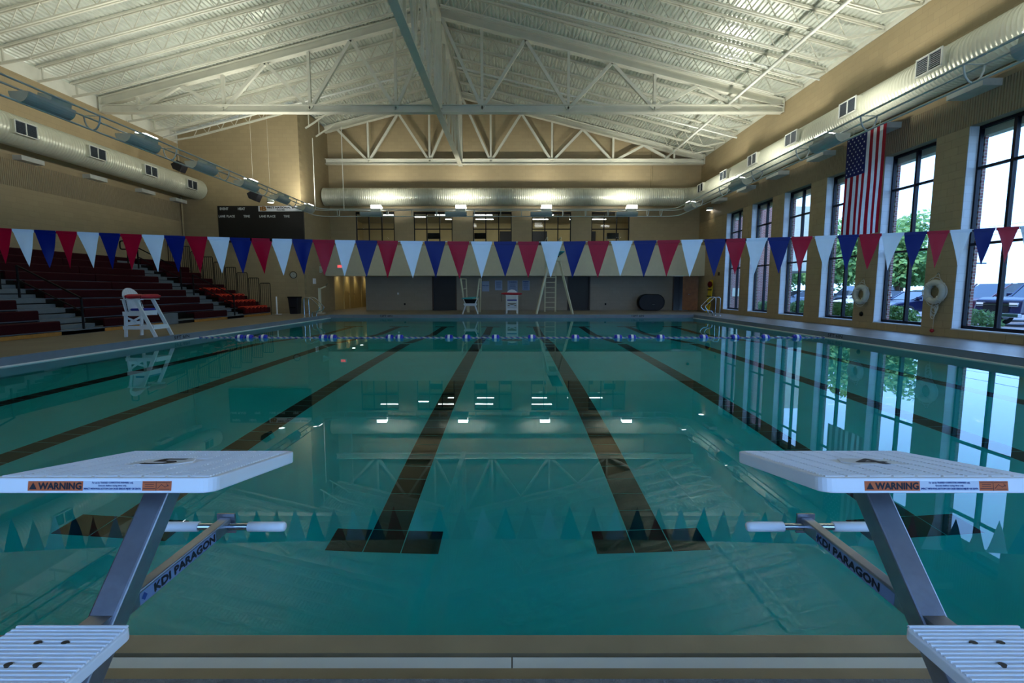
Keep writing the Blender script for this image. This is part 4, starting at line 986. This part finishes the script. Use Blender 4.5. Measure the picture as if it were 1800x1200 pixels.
LT = MB(); S('FIRST NATIONAL BANK', -11.85, 5.66, 1.7, .085); S('Member FDIC', -12.0, 5.54, .4, .045); LT.build('lettering', 'ink', sp)
LT = MB(); LT.box(-13.08, -13.0, 25.948, 25.954, 5.50, 5.71); text(LT, 'B', (-12.86, 25.95, 5.605), (1, 0, 0), (0, 0, 1), w=.22, h=.2, bold=.02); LT.build('emblem', 'gold', sp)

# ---- things on and by the far walls
t = thing('wall_clock', 'round wall clock on the scoreboard wall', 'clock', (-11.55, 26.1, 2.2))
MB().lathe([(.001, 0), (.17, 0), (.185, -.03), (.185, -.05), (.165, -.05), (.16, -.035), (.001, -.035)], (-11.55, 26.1, 2.2), 24, 'y').build('case', 'blackmetal', t)
fc = MB().lathe([(.001, -.038), (.16, -.038)], (-11.55, 26.1, 2.2), 24, 'y').build('face', 'clockface', t)
m = MB()
for k in range(12): a = k * PI / 6; m.bar((-11.55 + .12 * math.sin(a), 26.06, 2.2 + .12 * math.cos(a)), (-11.55 + .145 * math.sin(a), 26.06, 2.2 + .145 * math.cos(a)), .008, .004, (0, 1, 0))
m.bar((-11.55, 26.058, 2.2), (-11.49, 26.058, 2.26), .01, .003, (0, 1, 0)).bar((-11.55, 26.057, 2.2), (-11.57, 26.057, 2.32), .008, .003, (0, 1, 0)); m.build('hands_and_marks', 'ink', t, kind='stuff')
t = thing('waste_bin', 'tall black waste bin against the scoreboard wall', 'bin', (-11.35, 25.6, DZ))
m = MB(); m.prism([(-.2, -.2), (.2, -.2), (.2, .2), (-.2, .2)], 0, 1, lambda u, v, w: (-11.35 + u * (1 + .28 * w), 25.65 + v * (1 + .28 * w), DZ + .86 * w)); m.build('body', 'navy', t, bevel=.02)
B(-11.62, -11.08, 25.38, 25.92, DZ + .83, DZ + .9).build('lid_rim', 'blackmetal', t, bevel=.015); B(-11.5, -11.2, 25.37, 25.39, DZ + .3, DZ + .36).build('front_handle', 'blackmetal', t)
t = thing('exit_sign', 'small red lit EXIT sign on the pale beam', 'exit sign', (-10.1, 29.08, 2.8)); B(-10.27, -9.92, 29.03, 29.1, 2.69, 2.9).build('box', 'white', t)
text(MB(), 'EXIT', (-10.095, 29.028, 2.795), (1, 0, 0), (0, 0, 1), w=.27, h=.13, bold=.008).build('lettering', 'red_lit', t)
t = thing('horn_speaker', 'pale horn speaker on the return wall beside the pale beam', 'loudspeaker', (-10.9, 28.3, 2.55)); MB().prism([(0, -.16), (.34, -.05), (.36, .06), (.0, .17)], 28.15, 28.5, lambda u, v, w: (-11.0 + u, w, 2.57 + v)).build('horn', 'trough_end', t, bevel=.02); B(-11.0, -10.97, 28.2, 28.45, 2.4, 2.74).build('bracket', 'white', t)
tag(B(-11.0, -10.93, 27.2, 27.5, 1.75, 2.05).build('paper_dispenser', 'white', None, bevel=.01), 'small white box on the return wall above the lift mast', 'dispenser')
t = thing('pool_lift', 'pale slim mast of a pool lift standing beside the left ladder', 'pool lift', (-9.7, 25.5, DZ)); MB().box(-10.1, -9.98, 25.6, 25.72, DZ, 1.5).build('mast', 'trough_end', t); MB().bar((-10.04, 25.66, 1.46), (-9.7, 25.66, 1.6), .05, .06).build('arm', 'trough_end', t); MB().tube([(-9.72, 25.66, 1.6), (-9.6, 25.66, 1.76)], .02, 6).build('handle', 'chrome', t); B(-10.2, -9.85, 25.5, 25.85, DZ, DZ + .06).build('base', 'trough_end', t)
tag(MB().lathe([(.001, .0), (.05, .02), (.06, .2), (.03, .3), (.001, .32)], (-11.06, 29.9, .95), 12).build('fire_extinguisher', 'redvest'), 'dark red extinguisher on the wall left of the corridor opening', 'extinguisher')
PO = [(-1.62, 1.64, .45, .62, ''), (-.82, 1.70, .45, .60, 'n'), (.035, 1.62, .62, .74, 'h'), (.855, 1.69, .45, .60, 'h')]
pn_ = ['pale notice on the far wall, leftmost of the four', 'pale notice on the far wall, second from the left', 'largest of the four notices, above the far lifeguard chair', 'pale notice on the far wall, rightmost of the four']
for (x, z, w, h, k), lab in zip(PO, pn_):
    t = thing('notice', lab, 'notice', (x, YF, z)); 
    B(x - w / 2, x + w / 2, YF - .015, YF, z - h / 2, z + h / 2).build('sheet', 'poster', t)
    m = MB()
    if k == '': text(m, 'POOL RULES', (x, YF - .017, z + .04), (1, 0, 0), (0, 0, 1), w=w * .8, h=.05, bold=.004)
    else:
        if k == 'h': text(m, 'WARNING', (x, YF - .017, z + h * .38), (1, 0, 0), (0, 0, 1), w=w * .75, h=.07, bold=.005)
        for j in range(9):
            ww = w * R.uniform(.55, .8); zz = z + h * (.24 if k == 'h' else .36) - j * h * .078
            m.box(x - ww / 2, x + ww / 2, YF - .0165, YF - .0155, zz - .009, zz + .006)
    m.build('lettering', 'ink_blue', t, kind='stuff')
t = thing('oval_mat', 'large black oval mat roll leaning on the far wall', 'mat', (8.4, 29.9, DZ))
def oval(a, b, n=28): return [((a - b) * (1 if math.cos(q) > 0 else -1) + b * math.cos(q), b * math.sin(q)) for q in [2 * PI * k / n + .01 for k in range(n)]]
MB().prism(oval(.78, .5), 29.55, 30.1, lambda u, v, w: (8.42 + u, w, DZ + .505 + v), sm=True).build('roll', 'navy', t); MB().tube([(8.42 + u, 29.55, DZ + .505 + v) for u, v in oval(.76, .48)], .02, 6, closed=True).build('rim', 'blackmetal', t)
B(8.45, 8.6, 29.53, 29.55, DZ + .36, DZ + .39).build('clip', 'chrome', t)
for x, z, l in ((-7.0, 1.2, 'white switch plate on the far wall left of the first dark door'), (-6.6, .55, 'dark outlet low on the far wall left of the first dark door'), (5.75, .55, 'dark outlet low on the far wall right of the second dark door')):
    tag(B(x - .05, x + .05, YF - .02, YF, z - .06, z + .06).build('outlet', 'white' if z > 1 else 'blackmetal'), l, 'outlet')
tag(MB().lathe([(.001, -.1), (.07, -.09), (.08, 0)], (10.55, 29.1, 3.0), 14, 'y').build('camera_dome', 'blackmetal'), 'small dark camera dome on the pale beam near its right end', 'camera')
tag(B(XR - .05, XR, 27.0, 27.1, 2.2, 2.38).build('alarm_box', 'brown_frame'), 'small dark alarm box on the right wall before the far corner', 'alarm')

# ---- right wall things
t = thing('spine_board', 'yellow rescue backboard leaning on the right wall behind the ladder', 'rescue board', (11.0, 27.5, DZ))
MB().prism([(-.2, 0), (.2, 0), (.24, .4), (.24, 1.45), (.12, 1.85), (-.12, 1.85), (-.24, 1.45), (-.24, .4)], 0, .05, lambda u, v, w: (11.0 - w + .14 * v, 27.5 + u + .12 * v, DZ + .98 * v)).build('board', 'yellow', t)
for v in (.5, .9, 1.25): MB().bar((10.98 + .14 * v - .05, 27.22 + .12 * v, DZ + v), (10.98 + .14 * v - .05, 27.78 + .12 * v, DZ + v), .02, .06).build('strap', 'blackmetal', t)
MB().ball((11.05, 27.5, DZ + 1.55), .12, .2, .18).build('head_block', 'redvest', t, 'red head block')
def life_ring(y, z, lab, coil):
    t = thing('life_ring', lab, 'life ring', (XR, y, z)); xc = XR - .08; Rr = .245; rr = .082
    pts = [(xc, y + Rr * math.cos(a), z + Rr * math.sin(a)) for a in [2 * PI * k / 32 for k in range(32)]]
    MB().tube(pts, rr, 14, closed=True).build('ring', 'ring_white', t)
    gp = []
    for k in range(49):
        a = PI / 4 + 2 * PI * k / 48; f = .335 + .05 * abs(math.sin(2 * (a - PI / 4))); gp.append((xc - .01, y + f * math.cos(a), z + f * math.sin(a)))
    MB().tube(gp, .009, 5).build('grab_line', 'rope', t)
    for k in range(4):
        a = PI / 4 + k * PI / 2; MB().tube([(xc + .088 * math.cos(b) , y + (Rr + .088 * math.sin(b)) * math.cos(a), z + (Rr + .088 * math.sin(b)) * math.sin(a)) for b in [2 * PI * j / 12 for j in range(12)]], .012, 5, closed=True).build('band', 'rope', t)
    MB().tube([(xc, y - .17, z + .26), (XR - .02, y, z + .50), (xc, y + .17, z + .26)], .010, 5).build('hanging_cord', 'rope', t)
    MB().tube([(XR, y, z + .49), (XR - .05, y, z + .49)], .015, 6).build('hook', 'chrome', t)
    if coil:
        for j in range(4):
            cz = z - .42 - .05 * j; MB().tube([(XR - .05 - .012 * j, y + (.11 - .012 * j) * math.cos(a), cz + (.13 + .02 * (j % 2)) * math.sin(a)) for a in [2 * PI * q / 16 for q in range(16)]], .011, 5, closed=True).build('rope_coil', 'rope', t)
        MB().tube([(XR - .04, y, z - .65), (XR - .03, y + .02, .33)], .007, 5).build('trailing_line', 'rope', t); MB().ball((XR - .05, y + .02, .30), .05).build('float_knob', 'red_tube', t, 'red float')
life_ring(15.88, 1.25, 'white life ring on the pier left of the flag, above an outlet', False)
life_ring(13.11, 1.34, 'white life ring with coiled throwing line, nearer of the two', True)
tag(MB().lathe([(.001, -.03), (.07, -.03), (.08, 0)], (XR, 15.9, .62), 14, 'x').build('outlet', 'blackmetal'), 'round dark outlet cover on the pier under the far life ring', 'outlet')
# flag hanging from the duct, stripes vertical
fx = 10.62; fy0, fy1, fz0, fz1 = 14.42, 16.06, 3.05, 6.14; sw = (fy1 - fy0) / 13
t = thing('flag', 'striped and starred national flag hanging vertically from the right duct', 'flag', (fx, 15.2, 6.2))
def cloth(y0, y1, z0, z1, m, nm, lab=None, lift=0):
    mm = MB(); n = 3; nz = 14; vs = []
    for i in range(nz + 1):
        for j in range(n + 1):
            y = y0 + (y1 - y0) * j / n; z = z1 + (z0 - z1) * i / nz; d = (fz1 - z)
            vs.append((fx + lift + .02 * math.sin(y * 9) * d / 3, y + .015 * math.sin(z * 2.2) * d / 3, z))
    mm.add(vs, [(i * (n + 1) + j, i * (n + 1) + j + 1, (i + 1) * (n + 1) + j + 1, (i + 1) * (n + 1) + j) for i in range(nz) for j in range(n)], True); return mm.build(nm, m, t, lab)
for k in range(13):      # k = 0 is the nearest edge
    y0 = fy0 + k * sw; lo = fz0; hi = fz1 - (1.24 if k > 5 else 0)
    cloth(y0, y0 + sw, lo, hi, 'cloth_red' if k % 2 == 0 else 'cloth_white', 'stripe', 'red stripe' if k % 2 == 0 else 'white stripe')
can = cloth(fy0 + 6 * sw, fy1, fz1 - 1.24, fz1, 'cloth_blue', 'canton', 'blue star field')
st = MB()
for r in range(11):
    for c in range(5 if r % 2 else 6 if False else (4 if r % 2 else 5)):
        pass
for r in range(11):
    nn_ = 5 if r % 2 == 0 else 4
    for c in range(nn_):
        z = fz1 - .10 - r * .104; y = fy1 - .09 - (c + (0 if r % 2 == 0 else .5)) * .175
        for side in (-1,):
            vs = [(fx - .012, y + (.036 if q % 2 == 0 else .015) * math.sin(q * PI / 5), z + (.036 if q % 2 == 0 else .015) * math.cos(q * PI / 5)) for q in range(10)]
            st.add(vs, [tuple(range(10))])
st.build('stars', 'cloth_white', t, kind='stuff')
MB().tube([(fx, fy0 - .03, fz1 + .01), (fx, fy1 + .03, fz1 + .01)], .012, 6).build('flag_rod', 'pipe', t)
for y in (14.7, 15.8): MB().tube([(fx, y, fz1), (fx + .03, y, 6.32)], .006, 5).build('flag_tie', 'rope', t)

# ================================================================ OUTSIDE
GZ = -.06
struct('ground', B(12.6, 90, -30, 120, GZ - .2, GZ), 'asphalt')
struct('ground.001', B(XR + .4, 16.2, -30, 33, GZ - .15, GZ + .04), 'grass'); struct('ground.002', B(44, 95, -30, 120, GZ - .1, GZ + .05), 'grass'); struct('ground.003', B(16.2, 16.4, -30, 33, GZ - .1, GZ + .12), 'curb')
# exterior brick skin of each pier and a brick wing
ex = MB()
for k in range(10):
    y0, y1 = WIN[k + 1][1], WIN[k][0]; ex.box(XR + .41, XR + .49, y0 - .02, y1 + .02, GZ, 5.2)
ex.box(XR + .41, XR + .49, 26.42, 33, GZ, 5.2)
o = struct('wall_outside', ex, 'brick_y'); o.data.materials[0] = M['brick']
struct('wall_outside.001', MB().box(XR + .41, XR + .66, YN, 33, 5.2, 9.5).box(XR + .41, XR + .74, 26.44, 33, 5.1, 5.5), 'band')
struct('wall_outside.002', B(XR + .41, XR + .52, YN, 33, GZ, .3), 'brick_y')
struct('wall_wing', MB().box(XR + .4, 17.2, 33, 45, GZ, 9.0), 'brick')
struct('wall_wing.001', MB().box(13.6, 15.4, 32.9, 33, 1.0, 1.55), 'band'); struct('wall_wing.002', MB().box(17.2, 23.5, 36, 50, 2.8, 7.4), 'band')
def car(name, lab, col, x, y, kind, rz=PI, cat='car'):
    if col not in M: M[col] = mat('car ' + col, {'navy_car': (14, 26, 62), 'maroon_car': (74, 24, 44), 'black_car': (22, 26, 34), 'silver_car': (150, 158, 168), 'white_car': (222, 224, 226)}[col], .22, spec=.8)
    t = thing(name, lab, cat, (0, 0, 0), 'parked vehicles outside')
    P_ = {'sedan': ([(-2.3, .35), (-2.32, .75), (-2.1, .95), (-1.5, 1.0), (.9, .98), (2.0, .82), (2.3, .68), (2.32, .35)], [(-1.75, .98), (-1.05, 1.40), (-.2, 1.45), (.35, 1.38), (1.15, .96)]),
         'suv': ([(-2.3, .42), (-2.32, 1.0), (-2.2, 1.12), (1.0, 1.1), (2.0, 1.02), (2.28, .8), (2.3, .42)], [(-2.2, 1.1), (-2.0, 1.72), (-1.6, 1.78), (.2, 1.76), (1.0, 1.1)]),
         'pickup': ([(-2.7, .5), (-2.72, 1.12), (-2.6, 1.2), (1.1, 1.2), (2.35, 1.16), (2.6, 1.06), (2.66, .5)], [(-.75, 1.18), (-.65, 1.76), (-.3, 1.84), (.5, 1.82), (1.3, 1.18)])}[kind]
    body, gh = P_; w = .9 if kind != 'pickup' else .98
    MB().prism(body, -w, w, lambda u, v, q: (u, q, v)).build('body', col, t, bevel=.07)
    gx = [p[0] for p in gh]; m = MB(); n = len(gh); vs = []
    for s in (-1, 1):
        for u, v in gh: f = (v - gh[0][1]) / (1.8 - gh[0][1] if kind != 'sedan' else .5); vs.append((u, s * (w - .04 - .16 * f), v))
    m.add(vs, [tuple(range(n))[::-1], tuple(range(n, 2 * n))] + [(i, i + 1, n + i + 1, n + i) for i in range(n - 1)]); m.build('cabin', 'glass_car', t)
    rf = MB(); rf.add([(u, s * (w - .14 if v > gh[1][1] - .1 else w - .02), v + .025) for s in (-1, 1) for u, v in gh[1:-1]] , [tuple([0] + list(range(1, n - 2)) + [2 * (n - 2) - 1 - i for i in range(n - 2)])]); rf.build('roof', col, t)
    for s in (-1, 1):
        for i in (0, n - 2): MB().bar((gh[i][0], s * (w - .05), gh[i][1]), (gh[i + 1][0], s * (w - .19), gh[i + 1][1]), .07, .05).build('roof_pillar', col, t)
        xm = (gh[1][0] + gh[-2][0]) / 2; MB().bar((xm, s * (w - .03), gh[0][1]), (xm, s * (w - .17), gh[1][1]), .08, .04, (1, 0, 0)).build('roof_pillar', col, t)
        B(gh[-1][0] - .3, gh[-1][0] - .1, s * (w + .02) - .09, s * (w + .02) + .09, gh[-1][1] + .02, gh[-1][1] + .16).build('side_mirror', col, t, bevel=.02)
        for xx in (-1.42, 1.42):
            wr_ = .41 if kind == 'pickup' else .34; wh = MB().lathe([(.001, -.11), (wr_ - .04, -.11), (wr_, -.07), (wr_, .07), (wr_ - .04, .11), (.001, .11)], (xx, s * (w - .08), wr_), 18, 'y').build('wheel', 'tyre', t); MB().lathe([(.001, -.125), (.19, -.12), (.2, -.1), (.2, .1), (.19, .12), (.001, .125)], (xx, s * (w - .08), wr_), 14, 'y').build('hub_cap', 'headlight', wh)
        fx_ = max(p[0] for p in body); zf = .78 if kind == 'sedan' else .98
        B(fx_ - .12, fx_ + .01, s * (w - .3) - .16, s * (w - .3) + .16, zf - .17, zf - .02).build('headlight', 'headlight', t)
    B(fx_ - .05, fx_ + .02, -w + .45, w - .45, zf - (.40 if kind == 'pickup' else .22), zf - .03).build('front_grille', 'black', t); B(fx_ - .1, fx_ + .06, -w + .02, w - .02, .38, .54).build('bumper', 'chrome' if kind == 'pickup' else col, t, bevel=.02)
    if kind == 'pickup': B(fx_ - .02, fx_ + .035, -w + .1, w - .1, zf - .13, zf - .10).build('grille_bar', 'chrome', t)
    t.location = (x, y, GZ); t.rotation_euler = (0, 0, rz); return t
car('pickup_truck', 'dark blue pickup truck facing the near window, chrome grille bar', 'navy_car', 22.3, 19.9, 'pickup', cat='truck')
car('parked_car', 'dark maroon sport utility vehicle behind the pickup truck', 'maroon_car', 23.0, 23.3, 'suv')
car('parked_car', 'blue sedan parked outside the window between the life rings', 'navy_car', 22.0, 26.3, 'sedan')
car('parked_car', 'white sedan with a yellow side behind the far life ring', 'white_car', 22.6, 30.6, 'sedan')
car('parked_car', 'black sport utility vehicle beyond the white sedan', 'black_car', 23.8, 34.0, 'suv')
car('parked_car', 'silver sedan seen through the fourth window from the near end', 'silver_car', 21.6, 36.8, 'sedan')
car('parked_car', 'maroon sedan in the second parking row behind the blue sedan', 'maroon_car', 33.0, 34.5, 'sedan')
def leaves(m, c, r, n, s, flat=1.0):
    for i in range(n):
        while True:
            p = Vector((R.uniform(-1, 1), R.uniform(-1, 1), R.uniform(-1, 1)))
            if .25 < p.length < 1: break
        p = Vector((c[0] + p.x * r, c[1] + p.y * r, c[2] + p.z * r * flat)); a = Vector((R.uniform(-1, 1), R.uniform(-1, 1), R.uniform(-1, 1))).normalized(); b = a.orthogonal().normalized() * s * R.uniform(.5, 1); a = a * s * R.uniform(.5, 1)
        m.add([p - a, p - b * .6, p + a, p + b * .6], [(0, 1, 2, 3)])
tt = thing('tree', 'x', 'tree', (0, 0, 0), 'leafy trees beyond the car park')
m = MB()
for i in range(16): leaves(m, (R.uniform(-2.2, 2.2), R.uniform(-2.2, 2.2), R.uniform(2.6, 7.6)), R.uniform(1.3, 2.1), 230, .34)
m.build('foliage', 'leaf', tt, kind='stuff')
m = MB().tube([(0, 0, 0), (.1, 0, 2), (-.1, .1, 5)], [.25, .18, .08], 8)
m.tube([(0, 0, 2.2), (1.3, .3, 4.6)], [.1, .04], 6).tube([(0, 0, 2.6), (-1.2, -.4, 5)], [.1, .04], 6); m.build('trunk', 'bark', tt)
sp_ = [(46, 62, 1.0, 'tree far behind the blue sedan'), (41, 52, 1.05, 'tree rising above the blue sedan'), (36, 58, 1.1, 'tree above the black sport utility vehicle'), (30, 56, 1.0, 'tree behind the white sedan'), (26, 54, .9, 'tree at the corner of the brick wing'), (58, 50, .62, 'low tree left of the roadside sign'), (62, 46, .6, 'low tree above the red roof'), (66, 40, .62, 'low tree right of the red roof'), (70, 56, .7, 'low tree farthest off behind the sign'), (68, 34, .55, 'low tree at the right window edge'), (34, 43.5, .95, 'tree just behind the blue sedan, nearest of the trees'), (38.5, 51, 1.0, 'tree behind the blue sedan on its left'), (29.5, 45.5, 1.0, 'tree just behind the black sport utility vehicle')]
for i, (x, y, s, lab) in enumerate(sp_):
    o = tt if i == 0 else dup(tt, (x, y, GZ), lab, R.uniform(0, 6))
    o.location = (x, y, GZ); o['label'] = lab; o.scale = (s, s, s)
sh = thing('shrub', 'x', 'shrub', (0, 0, 0), 'shrubs under the windows')
m = MB(); leaves(m, (0, 0, .38), .66, 1300, .085, .62); m.build('foliage', 'leaf_dark', sh, kind='stuff'); MB().tube([(0, 0, 0), (.05, 0, .3)], .03, 6).tube([(0, 0, 0), (-.1, .1, .35)], .02, 6).build('stems', 'bark', sh)
for i, (x, y, s, lab) in enumerate(((14.6, 15.5, 1.1, 'round green shrub outside the nearest window'), (14.7, 13.0, .9, 'shrub at the right edge of the nearest window'), (14.6, 18.6, 1.1, 'green shrub in front of the blue sedan'), (14.5, 21.4, 1.2, 'dark shrub outside the window with the far life ring beside it'), (14.6, 24.6, 1.2, 'dark shrub outside the third window from the far end'), (14.4, 28.0, 1.1, 'shrub outside the farthest windows'))):
    if i: dup(sh, (x, y, GZ), lab, i * 1.3).scale = (s, s, s)
    else: sh.location = (x, y, GZ); sh['label'] = lab; sh.scale = (s, s, s)
for i, (x, y, s) in enumerate(((15.6, 14.1, .5), (15.8, 17.4, .4), (15.6, 17.9, .45))):
    m = MB(); m.ball((x, y, GZ + .12), s, s * .7, s * .4, 9, 6); tag(m.build('pale_rock', 'curb'), ['large pale rock outside the nearest window', 'small pale rock before the blue sedan', 'pale rock right of the shrub before the sedan'][i], 'rock')
t = thing('house', 'low building with a dark red roof far beyond the pickup', 'building', (56, 36, 0))
B(52, 62, 31, 41, GZ, 2.3).build('walls', 'band', t); MB().prism([(30, 2.3), (42, 2.3), (36, 4.0)], 51.5, 62.5, lambda u, v, w: (w, u, v)).build('roof', 'redvest', t)
for y in (32.5, 35, 37.5): B(51.9, 52, y, y + 1.2, .6, 1.8).build('window', 'glass_car', t)
t = thing('lamp_post', 'thin car park lamp post seen through the nearest window', 'lamp post', (39, 42, 0)); MB().tube([(39, 42, GZ), (39, 42, 3.7)], .06, 8).build('pole', 'curb', t); MB().box(38.9, 40.2, 41.9, 42.1, 3.62, 3.75).build('lamp_head', 'louver', t)
t = thing('roadside_sign', 'dark roadside sign board on two posts beyond the car park', 'sign', (35, 39.5, 0)); B(34, 36.2, 39.6, 39.8, 2.4, 3.7).build('sign_board', 'blackmetal', t)
for x in (34.2, 36.0): B(x - .06, x + .06, 39.65, 39.75, GZ, 2.4).build('post', 'blackmetal', t)
m = MB()
for j in range(3):
    for i in range(6): m.box(34.2 + i * .32, 34.42 + i * .32, 39.58, 39.6, 2.65 + j * .35, 2.85 + j * .35)
m.build('letter_tiles', 'letter_w', t, kind='stuff')
for i, z in enumerate((7.2, 8.0)): tag(MB().tube([(48, 20 + 4 * k, z - .25 * math.sin(PI * k / 14)) for k in range(15)], .02, 4).build('power_line', 'black'), ['lower overhead wire across the sky', 'upper overhead wire across the sky'][i], 'wire')
for x, y, l in ((48, 20, 'near wooden pole carrying the overhead wires'), (48, 76, 'far wooden pole carrying the overhead wires')): tag(MB().tube([(x, y, GZ), (x, y, 8.4)], [.14, .1], 8).build('utility_pole', 'bark'), l, 'pole')
